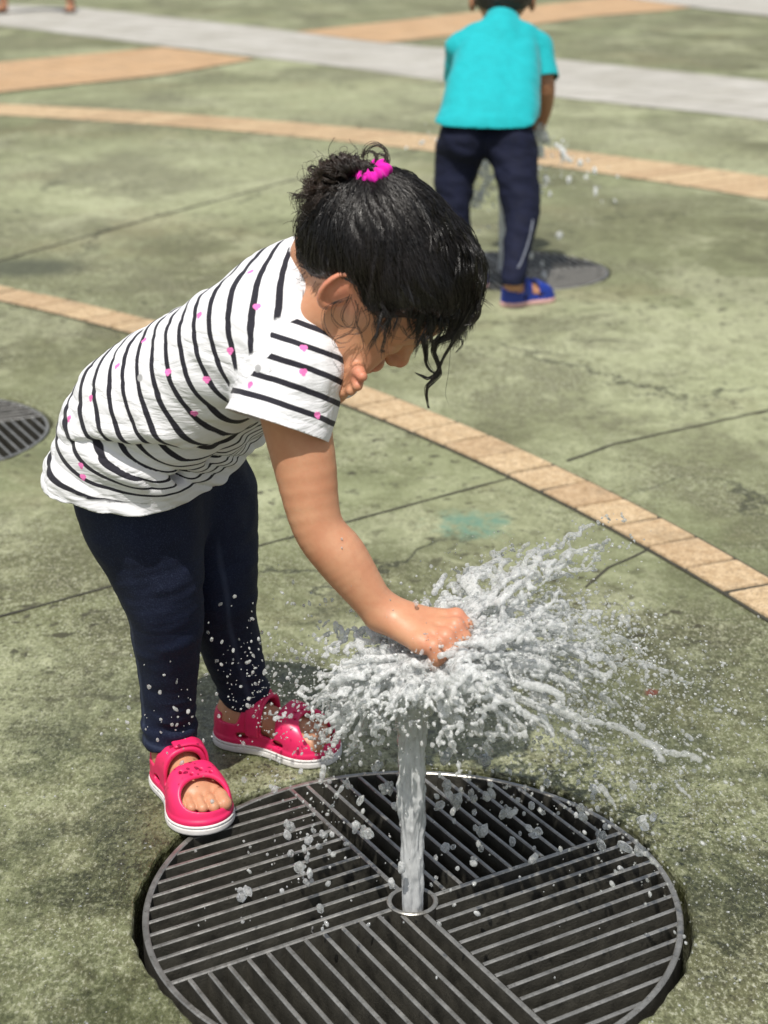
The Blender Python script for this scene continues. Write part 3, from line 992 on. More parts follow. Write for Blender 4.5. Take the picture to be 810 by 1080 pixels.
# ================================================================== shirt
SS = [(W(160, 530, 1.690), .050, .088), (W(166, 485, 1.690), .049, .0865), (W(181, 431, 1.665), .045, .0800),
      (W(240, 377, 1.622), .047, .0630), (W(298, 331, 1.590), .047, .0535), (W(338, 306, 1.573), .010, .0450)]
SLV0, SLV1 = W(313, 387, 1.510), W(290, 457, 1.488)
SLVL = W(336, 390, 1.69)
def shirt_parts():
    sides = []
    for s in (-1, 1):
        sides.append(chain([(c + s * mixp(LAT0, LAT1, i / 5) * w, r) for i, (c, w, r) in enumerate(SS)], per=4))
    mid = chain([(c, r * .98) for c, w, r in SS], per=4)
    shoul = U(.02, cone(SS[4][0], SHR, .052, .043), cone(SS[4][0], SHL, .052, .042))
    slR = U(.01, cone(mixp(SS[4][0], SLV0, .4), SLV0, .048, .046), cone(SLV0, SLV1, .0465, .0520))
    slL = U(.01, cone(mixp(SS[4][0], SHL, .6), SHL, .040, .042), cone(SHL, SLVL, .043, .047))
    hem_c = W(150, 500, 1.62)
    u = A([.80, .35, -.48], np.float32); u /= np.linalg.norm(u)      # the folds run down and forward
    v = A([.42, .10, .90], np.float32); v -= u * (u @ v); v /= np.linalg.norm(v)
    w = np.cross(u, v)
    def wrinkle(P):
        q = np.stack([P @ u * 9, P @ v * 46, P @ w * 14], 1)
        a = vnoise(q, 11)
        q2 = np.stack([P @ u * 16 + a * .4, P @ v * 85, P @ w * 30], 1)
        low = np.clip((.66 - (P[:, 2] - .40 * (P[:, 0] + .17))) / .22 - .15, .25, 1.5)     # deeper towards the hem
        return low * (.0054 * a - .0060 * np.abs(vnoise(q2, 5)) + .0014)
    def torso(P):
        d = smin(smin(sides[0](P), sides[1](P), .045), mid(P), .02)
        d = smin(d, shoul(P), .03)
        return d
    fold = []
    for a, b, r in (((118, 452, 1.60), (268, 492, 1.60), .010), ((205, 448, 1.585), (285, 478, 1.60), .008), ((75, 470, 1.64), (215, 512, 1.57), .009)):
        fold.append(cone(W(*a), W(*b), r))
    f0, f1 = W(150, 455, 1.585), W(262, 463, 1.560)
    fd = f1 - f0; fd /= np.linalg.norm(fd)
    fn = A([0, -.15, 1.0]); fn -= fd * (fn @ fd); fn /= np.linalg.norm(fn)
    def tors(P):
        d = torso(P)
        # the bent waist: the upper cloth hangs over in a deep fold, the skirt of the shirt is tucked in below it
        fz = (P - f0) @ fn - .012 * vnoise(P * 13, 41) - .004 * vnoise(P * 40, 42)
        fw = np.clip((P[:, 0] + .335) / .07, 0, 1) * np.clip((1.70 - P[:, 1]) / .08, 0, 1)
        tuck = np.where(fz < 0, np.exp(np.minimum(fz, 0) / .034), np.exp(-np.maximum(fz, 0) / .0022))
        d = d + fw * (.0125 * tuck - .0035 * np.exp(-((fz - .012) / .012) ** 2))
        for g in fold: d = smax(d, -(g(P) + .0015), .010)
        return d + wrinkle(P)
    def sleeve(P):
        q = P * 42
        return slR(P) + .0016 * vnoise(q, 4) - .0012 * np.abs(vnoise(P * 75, 9))
    return tors, sleeve, slL
tors, sleeve, sleeveL = shirt_parts()
allshirt = lambda P: smin(smin(tors(P), sleeve(P), .010), sleeveL(P), .012)
V, Q = sdf_mesh(allshirt, (-.42, 1.38, .28), (.06, 1.86, .72), .0024)
V = refine(allshirt, V, 1)
T = tris(Q)
def batched(f, V): return np.concatenate([f(c.astype(np.float32)) for c in np.array_split(V, max(1, len(V) // 150000))])
# cut: hem, neck, sleeves
hp = [W(52, 462, 1.70), W(285, 474, 1.70), W(188, 533, 1.585)]
hn = np.cross(hp[1] - hp[0], hp[2] - hp[0]); hn /= np.linalg.norm(hn)
if hn[2] < 0: hn = -hn
def hemf(V): return (V - hp[0]) @ hn + .004 * vnoise(V * 17, 21) + .0025 * vnoise(V * 45, 22)
npnt = W(339, 325, 1.578); nn = A([.93, -.06, .34]); nn /= np.linalg.norm(nn)
sax = SLV1 - SLV0; sax /= np.linalg.norm(sax)
scut = W(292, 449, 1.489)
saxL = SLVL - SHL; saxL /= np.linalg.norm(saxL)
def isR(V): return batched(sleeve, V) - batched(tors, V)
def cutneck(V): 
    d = -((V - npnt) @ nn) + .22 * np.clip(.0 + (npnt[1] - V[:, 1]), -.05, .05)
    sl = (batched(lambda P: np.minimum(cone(SLV0, SLV1, .053)(P), cone(SHL, SLVL, .055)(P)), V) < .004)
    return np.where(sl, 1.0, d)
V, T = clip(V, T, hemf(V))
V, T = clip(V, T, cutneck(V))
def slcut(V): return np.where(np.linalg.norm(V - (scut + 0 * sax), axis=1) < .085, -((V - scut) @ sax) + np.where(batched(sleeve, V) < .004, 0, 1), 1.0)
V, T = clip(V, T, slcut(V))
def slcutL(V): return np.where(batched(sleeveL, V) < .004, -((V - SLVL) @ saxL) - .004, 1.0)
V, T = clip(V, T, slcutL(V))
# sew: the sleeve and the torso are separate panels
fs = isR(V)
V1, T1 = clip(V, T, fs + 1e-5); V2, T2 = clip(V, T, -fs + 1e-5)
spine_p, _ = spline([c for c, w, r in SS] + [SS[-1][0] * 2 - SS[-2][0]], [r for c, w, r in SS] + [.04], 10)
def spine_s(P):
    ds, ss, zs, L = [], [], [], 0
    for a, b in zip(spine_p[:-1], spine_p[1:]):
        ab = b - a; l = np.linalg.norm(ab); t = np.clip(((P - a) @ ab) / l ** 2, 0, 1)
        ds.append(np.linalg.norm(P - a - t[:, None] * ab, axis=1)); ss.append(L + t * l); zs.append(a[2] + t * ab[2]); L += l
    d = A(ds); w = np.exp(-(d - d.min(0)) / .006); w /= w.sum(0)
    return (w * A(ss)).sum(0), (w * A(zs)).sum(0)
def smooth_attr(T, s, it=6):
    n = len(s); e = np.concatenate([T[:, [0, 1]], T[:, [1, 2]], T[:, [2, 0]]])
    for _ in range(it):
        a = np.zeros(n); c = np.zeros(n)
        np.add.at(a, e[:, 0], s[e[:, 1]]); np.add.at(c, e[:, 0], 1); np.add.at(a, e[:, 1], s[e[:, 0]]); np.add.at(c, e[:, 1], 1)
        s = .5 * s + .5 * a / np.maximum(c, 1)
    return s
s1, sz = spine_s(V1)
s1 = smooth_attr(T1, s1 + .38 * (sz - V1[:, 2]), 0)
h1 = hemf(V1)
w_h = np.clip(1 - h1 / .060, 0, 1) ** 1.2                       # near the hem the stripes follow the hem
s1 = (1 - w_h) * s1 + w_h * (h1 * .95 + .052)
s2 = (V2 - scut) @ (-sax)
# left sleeve of the torso piece
kL = batched(sleeveL, V1) < batched(tors, V1) - .002
s1[kL] = .3 + ((V1 - SLVL) @ (-saxL))[kL]
SV = np.concatenate([V1, V2]); ST_ = np.concatenate([T1, T2 + len(V1)])

def shirt_material(hearts, greys):
    n = N('white_jersey_with_navy_stripes'); co = n.coord()
    st = n.attr('stripe'); k = n.attr('panel')
    wob = n.math('MULTIPLY', n.math('SUBTRACT', n.noise(co, 30, 3, .5), .5), .0025)
    per = .0192
    ph = n.math('FRACT', n.math('DIVIDE', n.math('ADD', st, wob), per))
    tri = n.math('ABSOLUTE', n.math('SUBTRACT', ph, .5))
    line = n.math('MULTIPLY', n.maprange(tri, .155, .125), n.attr('inked'))
    base = n.mix(line, (.80, .80, .83), (.012, .011, .020))
    hm = None
    for c in hearts:
        for dx, dz, r in ((-.0014, .0010, .0023), (.0014, .0012, .0023), (.0001, -.0016, .0017)):
            d = n.n('VectorMath', operation='DISTANCE'); n.set(d.inputs[0], co); d.inputs[1].default_value = (c[0] + dx, c[1], c[2] + dz)
            e = n.maprange(d.outputs['Value'], r + .0006, r)
            hm = e if hm is None else n.math('MAXIMUM', hm, e)
    base = n.mix(hm, base, (.88, .20, .52))
    gm = None
    for c in greys:
        d = n.n('VectorMath', operation='DISTANCE'); n.set(d.inputs[0], co); d.inputs[1].default_value = c
        e = n.maprange(d.outputs['Value'], .0042, .0030); gm = e if gm is None else n.math('MAXIMUM', gm, e)
    base = n.mix(gm, base, (.42, .42, .43))
    weave = n.noise(co, 900, 2, .6)
    mp = n.n('Mapping'); n.set(mp.inputs['Vector'], co); mp.inputs['Rotation'].default_value = (.3, -.75, .2); mp.inputs['Scale'].default_value = (1, 1.6, 3.4)
    crease = n.math('ABSOLUTE', n.math('SUBTRACT', n.noise(mp.outputs[0], 13, 4, .55, .6), .5))
    h = n.math('ADD', n.math('MULTIPLY', weave, .12), n.math('MULTIPLY', n.noise(co, 70, 4, .6), .6))
    h = n.math('ADD', h, n.math('MULTIPLY', n.math('MINIMUM', crease, .10), 9.0))
    h = n.math('ADD', h, n.math('MULTIPLY', n.attr('hemline'), .8))
    bs = n.bsdf(Base_Color=base, Roughness=.85, Sheen_Weight=.1, Normal=n.bump(h, .35, .0022))
    tr = n.n('BsdfTranslucent'); n.set(tr.inputs[0], base)
    mx = n.n('MixShader'); mx.inputs[0].default_value = .10
    n.set(mx.inputs[1], bs); n.set(mx.inputs[2], tr); n.set(n.out.inputs[0], mx)
    return n.m

me = mesh_np('shirt', SV, ST_)
bv = BVHTree.FromPolygons([Vector(v) for v in SV], ST_.tolist())
def on_shirt(x, y):
    px, py = 30 + x / 2.314, 230 + y / 2.314
    r = ray(px, py); hit = bv.ray_cast(Vector(CPOS), Vector(r).normalized())
    return tuple(hit[0]) if hit[0] else None
hearts = [h for h in (on_shirt(*p) for p in ((540, 132), (557, 217), (416, 238), (492, 325), (340, 377), (672, 318), (671, 377), (540, 408), (215, 362), (405, 478), (152, 440), (98, 490), (128, 605), (133, 633), (706, 482), (435, 395), (280, 300))) if h]
greys = [h for h in (on_shirt(*p) for p in ((560, 367), (272, 390))) if h]
shirt = link('shirt', me, girl, shirt_material(hearts, greys))
add_attr(me, 'stripe', np.concatenate([s1, s2 - .0085]))
add_attr(me, 'panel', np.concatenate([np.zeros(len(V1)), np.ones(len(V2))]))
nk = np.abs(cutneck(V1)); fs1 = isR(V1)
ink1 = np.clip((fs1 - .0045) / .001, 0, 1) * np.clip((nk - .009) / .001, 0, 1) * np.clip((h1 - .012) / .001, 0, 1)
ink2 = np.clip((s2 - .009) / .001, 0, 1)
add_attr(me, 'inked', np.concatenate([ink1, ink2]))
hl1 = np.exp(-((h1 - .011) / .0016) ** 2) + np.exp(-((nk - .010) / .0016) ** 2)
add_attr(me, 'hemline', np.concatenate([-hl1, -np.exp(-((s2 - .010) / .0016) ** 2)]))
so = shirt.modifiers.new('cloth', 'SOLIDIFY'); so.thickness = .0016; so.offset = -1

# ================================================================== trousers
def pants_field():
    a, b = chain(LEGN, per=4), chain(LEGF, per=4)
    (c0, w0, r0), (c1, w1, r1) = ST[0], ST[1]
    pel = U(.02, *[cone(c0 + s * LAT0 * w0, c1 + s * LAT0 * w1, r0, r1 - .006) for s in (-1, 1)], cone(c0, c1, r0, r1 - .006))
    def f(P):
        d = smin(pel(P), smin(a(P), b(P), .006), .018)
        z = P[:, 2]
        near = np.clip((.150 - z) / .09, 0, 1)                         # bunched above the ankle
        q = np.stack([P[:, 0] * 22, P[:, 1] * 22, z * 95 + 9 * P[:, 0]], 1)
        d = d - near * (.0036 * vnoise(q, 3) - .0040 * np.abs(vnoise(q * 1.0 + 7, 6)) + .0012)
        kn = np.exp(-((z - .235) / .06) ** 2)
        q = np.stack([P[:, 0] * 15, P[:, 1] * 15, z * 62 - 20 * P[:, 0]], 1)
        d = d - .0024 * kn * vnoise(q, 8)
        top = np.clip((z - .26) / .08, 0, 1)
        return d - .0022 * top * vnoise(np.stack([P[:, 0] * 30, P[:, 1] * 30, P[:, 2] * 14 + P[:, 0] * 30], 1), 2) - .0008 * vnoise(P * 60, 13)
    return f
pantf = pants_field()
V, Q = sdf_mesh(pantf, (-.40, 1.50, .02), (-.06, 1.90, .45), .0024)
T = tris(Q)
# clip the tops under the shirt and the ankle openings
def ank_cut(V, c, prev):
    ax = c - prev; ax /= np.linalg.norm(ax)
    return np.where(np.linalg.norm(V - c, axis=1) < .06, V[:, 2] - c[2] - .25 * ((V - c) @ A([.6, -.8, 0])) + .001 * vnoise(V * 50, 3), 1.0)
V, T = clip(V, T, ank_cut(V, LEGN[-1][0], LEGN[-2][0]))
V, T = clip(V, T, ank_cut(V, LEGF[-1][0], LEGF[-2][0]))
trous = link('trousers', mesh_np('trousers', V, T), girl, M_denim)
seam = np.zeros(len(V))
for leg, dr in ((LEGN, A([-.86, -.50, 0])), (LEGF, A([.3, -.95, 0]))):
    p, r = spline([q[0] for q in leg], [q[1] for q in leg], 6)
    ln = p + dr * r[:, None]
    for a, b in zip(ln[:-1], ln[1:]):
        ab = b - a; t = np.clip(((V - a) @ ab) / (ab @ ab), 0, 1)
        seam = np.maximum(seam, np.clip(1.5 - np.linalg.norm(V - a - t[:, None] * ab, axis=1) / .0030, 0, 1))
for c, pv in ((LEGN[-1][0], LEGN[-2][0]), (LEGF[-1][0], LEGF[-2][0])):
    ax = c - pv; ax /= np.linalg.norm(ax)
    k = np.linalg.norm(V - c, axis=1) < .06; h = -((V - c) @ ax)
    seam = np.maximum(seam, np.where(k, np.clip(1.4 - np.abs(h - .016) / .0022, 0, 1) * .8, 0))
add_attr(trous.data, 'seam', seam)
so = trous.modifiers.new('cloth', 'SOLIDIFY'); so.thickness = .0018; so.offset = -1

# ================================================================== sandals
def rubber(name, c, rough=.42):
    n = N(name); co = n.coord()
    a = n.noise(co, 60, 4, .6); b = n.noise(co, 500, 2, .6)
    base = n.mix(n.maprange(a, .35, .7), c, tuple(x * .82 for x in c))
    bs = n.bsdf(Base_Color=base, Roughness=n.maprange(a, .3, .7, rough - .1, rough + .12), Normal=n.bump(b, .12, .0006))
    return n.m
M_pink = rubber('hot_pink_rubber', (.78, .022, .125))
M_white = rubber('white_sole_rubber', (.74, .72, .70), .6)
def sandal_fields(side):
    s = side
    def d2(P, off=0.0):
        a, b = A([.032, .0 * s]), A([.122, -.001 * s])
        ab = b - a; q = P[:, :2]
        t = np.clip(((q - a) @ ab) / (ab @ ab), 0, 1)
        d = np.linalg.norm(q - a - t[:, None] * ab, axis=1) - (.0300 + .0078 * t - .0062 * np.sin(np.pi * np.clip(t * 1.05, 0, 1)) ** 2)
        return d - off
    def slab(P, off, z0, z1, rd=.003):
        z = P[:, 2]
        return smax(d2(P, off), np.maximum(z0 - z, z - z1), rd)
    def sole(P):
        d = slab(P, .0015, .0005, .0125)
        gr = np.abs(P[:, 2] - .0088) - .0006
        return smax(d, -smax(gr, -(d2(P, .0015) + .0012), .0006), .0008)
    def zt(P):
        x = P[:, 0]
        return np.interp(x, [-.01, .02, .05, .075, .10, .125, .150, .17], [.052, .062, .069, .0665, .0590, .0490, .039, .029]).astype(np.float32)
    def last(P):
        return smax(d2(P, -.0005), (P[:, 2] - zt(P)) * .86, .026)
    def upper(P):
        x, y, z = P[:, 0], P[:, 1] * s, P[:, 2]
        L = last(P)
        sh = np.abs(L + .0026) - .0023
        sh = smax(sh, .0095 - z, .002)
        toe = np.sqrt(((x - .1345) / .0185) ** 2 + ((y - .001) / .0270) ** 2) - 1
        sh = smax(sh, -smax(toe * .02, .0235 - z, .004), .003)
        ins = np.abs(x - (.0840 - .10 * (y) * .35)) - .0098                              # instep gap
        sh = smax(sh, -smax(ins, .0260 + .0 * z - z, .005), .003)
        sl = x - (.0335 + .42 * (z - .03))
        ank = np.maximum(-(sl) - .0, sl - .0135)                                         # gap between heel strap and ankle strap
        gap = np.abs(x - (.030 + .35 * (z - .03))) - .011
        sh = smax(sh, -smax(gap, .0365 - z, .004), .003)
        top = np.sqrt((x - .034) ** 2 + y ** 2) - .0265
        sh = smax(sh, -smax(top, .044 - z, .004), .003)
        for hx, hy in ((.112, -.006), (.1085, .006), (.1135, .016), (.1060, -.017), (.0600, .018), (.0590, .028)):
            hd = np.sqrt((x - hx) ** 2 + (y - hy) ** 2) - .0019
            sh = smax(sh, -smax(hd, .02 - z, .001), .001)
        for hx in (.050, .098):
            for sg in (-1, 1):
                hd = np.sqrt(((x - hx) / 1.8) ** 2 + (z - .0225) ** 2) - .0042
                sh = smax(sh, -smax(hd, .01 - y * sg, .001), .0015)
        return sh
    def rim(P):
        return slab(P, -.0002, .0115, .0170, .0025)
    def strap_tab(P):
        q = P.copy(); q[:, 1] *= s
        L = last(P)
        return smax(smax(np.abs(L - .0014) - .0016, np.abs(q[:, 0] - .0640) - .0085 + .0 * L, .003), np.maximum(-q[:, 1] - .012, .024 - P[:, 2]), .003)
    return sole, (lambda P: smin(upper(P), rim(P), .003)), strap_tab
for key, side in (('near', 1), ('far', -1)):
    h, d, L = foot_frame(key)
    so_, up_, tab_ = sandal_fields(side)
    root = empty('sandal', (h[0], h[1], .0), math.atan2(d[1], d[0]), girl)
    k = L / FOOT_L
    root.scale = (k, k, k)
    lo, hi = (-.012, -.05, -.004), (.178, .05, .08)
    for nm, f, m in (('sole', so_, M_white), ('upper', up_, M_pink), ('strap', tab_, M_pink)):
        V, Q = sdf_mesh(f, lo, hi, .00125); V = refine(f, V, 1)
        link(nm, mesh_np(nm, V, Q), root, m)
    if key == 'near': root['label'] = 'pink rubber sandal at the rim of the grate, toes towards the camera'
    else: root['label'] = 'pink rubber sandal set further back, pointing along the rim of the grate'
# ================================================================== hair of the girl
def hair_material(name, c0, c1, rough=.30):
    n = N(name); co = n.coord()
    a = n.noise(co, 18, 4, .6); b = n.noise(co, 260, 3, .6)
    base = n.mix(n.maprange(a, .35, .68), c0, c1)
    base = n.mix(n.attr('parting'), base, (.30, .17, .11))
    bs = n.bsdf(Base_Color=base, Roughness=n.maprange(b, .3, .7, rough - .06, rough + .12), Normal=n.bump(b, .25, .0008))
    bs.inputs['Specular IOR Level'].default_value = .55
    return n.m
M_hair = hair_material('wet_black_hair', (.0052, .0044, .0040), (.012, .0088, .0072))
M_curl = hair_material('dark_brown_curls', (.014, .0090, .0065), (.046, .027, .017), .38)

HC = A([0, 0, .010])
_sk = ell((-.001, 0, .007), (.081, .069, .070)); _fo = ell((.036, 0, .010), (.048, .058, .056)); _lo = ell((.027, 0, -.042), (.047, .048, .047))
def scalp(q):
    return smin(smin(_sk(q), _fo(q), .03), _lo(q), .028)
def on_scalp(D, off):
    """points on the scalp in the directions D, lifted by off"""
    lo = np.full(len(D), .03); hi = np.full(len(D), .16)
    for _ in range(22):
        m = (lo + hi) / 2
        k = scalp((HC + D * m[:, None]).astype(np.float32)) < off
        lo = np.where(k, m, lo); hi = np.where(k, hi, m)
    return HC + D * lo[:, None]
TIE = W(390, 187, 1.515)
TL = to_head(TIE.astype(np.float32)[None])[0].astype(float)
TD = (TL - HC) / np.linalg.norm(TL - HC)
def nrm(v): return v / (np.linalg.norm(v, axis=-1, keepdims=True) + 1e-12)

def zline(x, y):
    return np.interp(x, [-.10, -.055, -.034, -.020, .004, .022, .038, .052, .066, .090], [-.092, -.090, -.060, -.026, .008, -.002, .002, .022, .032, .036])
PY = -.012                                                     # the parting runs a little off the middle
def lift(q):
    """how far the hair stands off the scalp"""
    z = q[:, 2] - zline(q[:, 0], q[:, 1])
    edge = np.clip(z / .034, -1, 1)
    front = np.clip((q[:, 0] - .0) / .05, 0, 1) * np.clip((q[:, 2] - .0) / .04, 0, 1)
    o = .0058 + .0080 * front
    d = nrm(q - HC)
    return np.where(edge > 0, o * (edge * (2 - edge)) , .004 * edge) - .0004
a1 = nrm(np.cross(TD, A([0, 1., 0]))); a2 = np.cross(TD, a1)
def comb(q):
    """angle round the tie, for the combed furrows"""
    d = nrm(q - HC)
    return np.arctan2(d @ a2, d @ a1), np.arccos(np.clip(d @ TD, -1, 1))
def ridge(an, th):
    an = an + .10 * np.sin(th * 5 + an * 3)
    return vnoise(np.stack([np.cos(an) * 13, np.sin(an) * 13, th * 1.3], 1), 31) * .0026 + vnoise(np.stack([np.cos(an) * 38, np.sin(an) * 38, th * 2.2], 1), 32) * .0011
def cap_f(q):
    q = q.astype(np.float32)
    an, th = comb(q)
    rid = ridge(an, th)
    o = lift(q)
    part = np.exp(-((q[:, 1] - PY - .003 * vnoise(q * 30, 2)) / .0034) ** 2) * (q[:, 0] > -.02) * np.clip((th - .45) / .2, 0, 1)
    return scalp(q) - o - rid * np.clip(o / .004, 0, 1) + part * np.maximum(o, 0) * .9
V, Q = sdf_mesh(cap_f, (-.115, -.095, -.11), (.125, .095, .115), .0017)
pt = np.exp(-((V[:, 1] - PY - .003 * vnoise(V * 30, 2)) / .0028) ** 2) * (V[:, 0] > -.01) * np.clip((comb(V)[1] - .55) / .2, 0, 1) * np.clip((vnoise(V * 60, 9) + .45) * 1.6, 0, 1)
hair = link('hair', mesh_np('hair', np.stack([H(*p) for p in V]), Q), girl, M_hair)
add_attr(hair.data, 'parting', pt * .8)

# combed strands: hairline to tie
r = np.random.default_rng(11)
paths, radii = [], []
cand = nrm(r.normal(size=(60000, 3)))
P0 = on_scalp(cand, .002)
z = P0[:, 2] - zline(P0[:, 0], P0[:, 1])
# more roots close to the hairline
keep = (z > -.002) & (r.random(len(z)) < np.exp(-np.maximum(z, 0) / .03)) & (np.abs(P0[:, 1] - PY) > .0050)
D0 = cand[keep][:4000]
nst = 26
tt = np.linspace(0, 1, nst)
for q_, d in enumerate(D0):
    wavy = q_ % 5 == 0
    w = math.acos(max(-1, min(1, float(d @ TD))))
    D = (np.sin((1 - tt) * w)[:, None] * d + np.sin(tt * w)[:, None] * TD) / math.sin(w)
    side = np.cross(TD, d); side /= np.linalg.norm(side)
    s = 1 if (on_scalp(d[None], 0)[0, 1] > PY) else -1
    # droop: hair from the front sags off the straight line
    D = D + side[None] * ((r.normal() * .035) * np.sin(np.pi * tt) + (.030 if wavy else .010) * np.sin(tt * r.uniform(6, 16) + r.uniform(0, 6)))[:, None]
    D = nrm(D)
    base = on_scalp(D, 0.0)
    o = lift(base)
    o = o + r.uniform(-.0006, .0024) + (.0022 if wavy else 0) + .0011 * np.sin(tt * 5 + r.uniform(0, 6))
    an_, th_ = comb(base); o = o + ridge(an_, th_) * np.clip(o / .004, 0, 1)
    o[:2] = np.minimum(o[:2], .0015)
    o = o + np.clip((tt - .90) / .1, 0, 1) * .004
    P = HC + D * (np.linalg.norm(base - HC, axis=1) + o)[:, None]
    paths.append(P); radii.append(np.full(nst, r.uniform(.00022, .00042)) * np.interp(tt, [0, .1, 1], [.5, 1, 1]))
V, F = tubes(paths, radii, 4)
Vw = HEADP + HS * (V @ HR.T)
st = link('strands', mesh_np('strands', Vw, F), hair, M_hair)

# ---- curls: bunch behind the tie, nape, wisps over the cheek, wet locks off the forehead
def bez(c, n):
    c = [A(x, float) for x in c]; t = np.linspace(0, 1, n)[:, None]
    while len(c) > 1:
        c = [a + (b - a) * t for a, b in zip(c[:-1], c[1:])]
    return c[0]
def helix(P, rad, turns, ph, r, jit=.3):
    n = len(P); t = np.linspace(0, 1, n)
    T = np.gradient(P, axis=0); T = nrm(T)
    N1 = nrm(np.cross(T, A([.2, .95, .1]))); B = np.cross(T, N1)
    a = ph + turns * 2 * np.pi * t + jit * np.sin(t * 7 + ph)
    g = np.interp(t, [0, .15, 1], [.15, 1, 1.1])[:, None] * rad
    return P + g * (np.cos(a)[:, None] * N1 + np.sin(a)[:, None] * B)
paths, radii = [], []
r = np.random.default_rng(23)
YB = 1.515
for i in range(1000):
    clump = r.integers(0, 58)
    rc = np.random.default_rng(900 + clump)
    e = A([rc.normal(0, 1), rc.normal(0, 1)])
    end = W(332 + 9 * rc.normal(), rc.uniform(200, 285), YB + .02 + .022 * rc.normal())
    m1 = W(366 + 9 * rc.normal(), 168 + 7 * rc.normal(), YB + .012 * rc.normal())
    m2 = W(334 + 7 * rc.normal(), 176 + 10 * rc.normal(), YB + .01 + .02 * rc.normal())
    j = lambda s: r.normal(size=3) * s
    P = bez([TIE + j(.003), m1 + j(.0016), m2 + j(.0018), end + j(.0028)], 60)
    P = helix(P, rc.uniform(.003, .0070), rc.uniform(3.0, 7.0), rc.uniform(0, 6.28) + r.normal() * .16, r)
    P = P + .0006 * np.stack([vnoise(P * 90, 40 + k_) for k_ in range(3)], 1)
    paths.append(P); radii.append(np.interp(np.linspace(0, 1, 60), [0, .8, 1], [1, 1, .4]) * r.uniform(.00022, .0004))
for i in range(150):                                             # loose frizz round the bunch
    a = W(r.uniform(328, 386), r.uniform(172, 236), YB + r.normal() * .015)
    P = bez([a, a + r.normal(size=3) * .012, a + r.normal(size=3) * .012, a + r.normal(size=3) * .012 + A([-.004, 0, -.004])], 40)
    P = helix(P, r.uniform(.0025, .006), r.uniform(1.2, 3), r.uniform(0, 6), r)
    paths.append(P); radii.append(np.full(40, r.uniform(.00014, .00024)))
for i in range(34):                                              # loops standing up over the tie
    g_ = i % 3; c = W((396, 390, 402)[g_], (165, 168, 170)[g_], 1.518) + r.normal(size=3) * .0009; t = np.linspace(-2.2, 3.4 - .5 * g_, 44) + r.normal() * .12
    rr = (.0098, .0066, .0060)[g_] * (1 + .09 * r.normal())
    P = c + np.stack([rr * np.cos(t) + r.normal() * .0005, .004 * np.sin(t * .7) + r.normal(0, .0012) * np.ones(44), rr * 1.05 * np.sin(t)], 1)
    paths.append(P); radii.append(np.full(44, r.uniform(.0002, .00032)))
for i in range(180):                                             # nape
    cl = np.random.default_rng(2000 + i // 12)
    s = W(cl.uniform(326, 356), cl.uniform(232, 290), 1.50 + cl.uniform(0, .06)) + r.normal(size=3) * .0025
    P = bez([s, s + A([-.010, 0, -.012]) + r.normal(size=3) * .003, s + A([-.008 + .008 * cl.normal(), 0, -.032]) + r.normal(size=3) * .003], 36)
    P = helix(P, cl.uniform(.002, .005), cl.uniform(1, 2.6), cl.uniform(0, 6) + r.normal() * .25, r)
    paths.append(P); radii.append(np.interp(np.linspace(0, 1, 36), [0, .7, 1], [1, .9, .3]) * r.uniform(.0002, .00036))
V, F = tubes(paths, radii, 4)
link('ponytail', mesh_np('ponytail', V, F), hair, M_curl)

paths, radii = [], []
r = np.random.default_rng(5)
def lock(px, n, rad, spread, wob=.0, pts=70, thick=.0006):
    """px: spots the lock passes through, (x, y, Y)"""
    C = A([W(*p) for p in px])
    S, _ = spline(C, np.zeros(len(C)), 14)
    k = np.linspace(0, len(S) - 1, pts)
    S = np.stack([np.interp(k, np.arange(len(S)), S[:, c]) for c in range(3)], 1)
    for i in range(n):
        o = r.normal(size=3) * spread
        t = np.linspace(0, 1, pts)
        P = S + o * np.interp(t, [0, .5, 1], [1.6, 1, .35])[:, None] + wob * np.stack([np.sin(t * 9 + r.uniform(0, 6)), np.cos(t * 8 + r.uniform(0, 6)), np.sin(t * 7 + r.uniform(0, 6))], 1)
        paths.append(P); radii.append(np.interp(t, [0, .6, 1], [1, .8, .25]) * thick * r.uniform(.7, 1.2))
YF = 1.482
# heavy wet locks off the forehead
lock([(446, 338, YF), (447, 352, YF), (449, 370, YF), (450, 383, YF), (456, 392, YF), (462, 394, YF)], 14, 0, .0010, .0006)
lock([(492, 330, YF), (486, 346, YF), (472, 356, YF), (460, 361, YF), (457, 370, YF), (461, 382, YF), (463, 393, YF), (456, 402, YF), (450, 409, YF), (450, 420, YF), (452, 430, YF)], 22, 0, .0011, .0006)
lock([(498, 322, YF), (484, 348, YF), (476, 362, YF), (468, 376, YF), (461, 392, YF), (452, 399, YF), (444, 396, YF), (438, 393, YF)], 10, 0, .0009, .0006)
lock([(506, 300, YF), (506, 322, YF), (500, 335, YF), (490, 340, YF), (480, 350, YF)], 10, 0, .0014, .0009)
lock([(504, 315, YF), (500, 332, YF), (488, 338, YF), (484, 352, YF), (488, 362, YF), (481, 372, YF)], 6, 0, .0008, .0006)
lock([(478, 350, YF), (474, 372, YF), (472, 395, YF), (470, 416, YF), (473, 428, YF)], 1, 0, .0004, .0004, thick=.0003)
for i in range(26):                                              # loose locks drooping over the front of the head
    x0 = r.uniform(446, 500); ex = r.uniform(-8, 8)
    c0 = [(x0 - 10, 205 + (x0 - 446) * .75 + r.uniform(-4, 8), 1.470 + r.uniform(0, .06)), (x0 + 6 + ex * .3, 250 + (x0 - 446) * .35, 1.462 + r.uniform(0, .05)), (x0 + 8 + ex * .6, 292 + r.uniform(-6, 6), 1.462 + r.uniform(0, .04)),
          (x0 + 3 + ex, 326 + r.uniform(-8, 8), 1.472 + r.uniform(0, .03)), (x0 - 6 + ex * 1.4, 344 + r.uniform(-8, 12), 1.480)]
    lock(c0, 7, 0, .0016, .0010, thick=.00036)
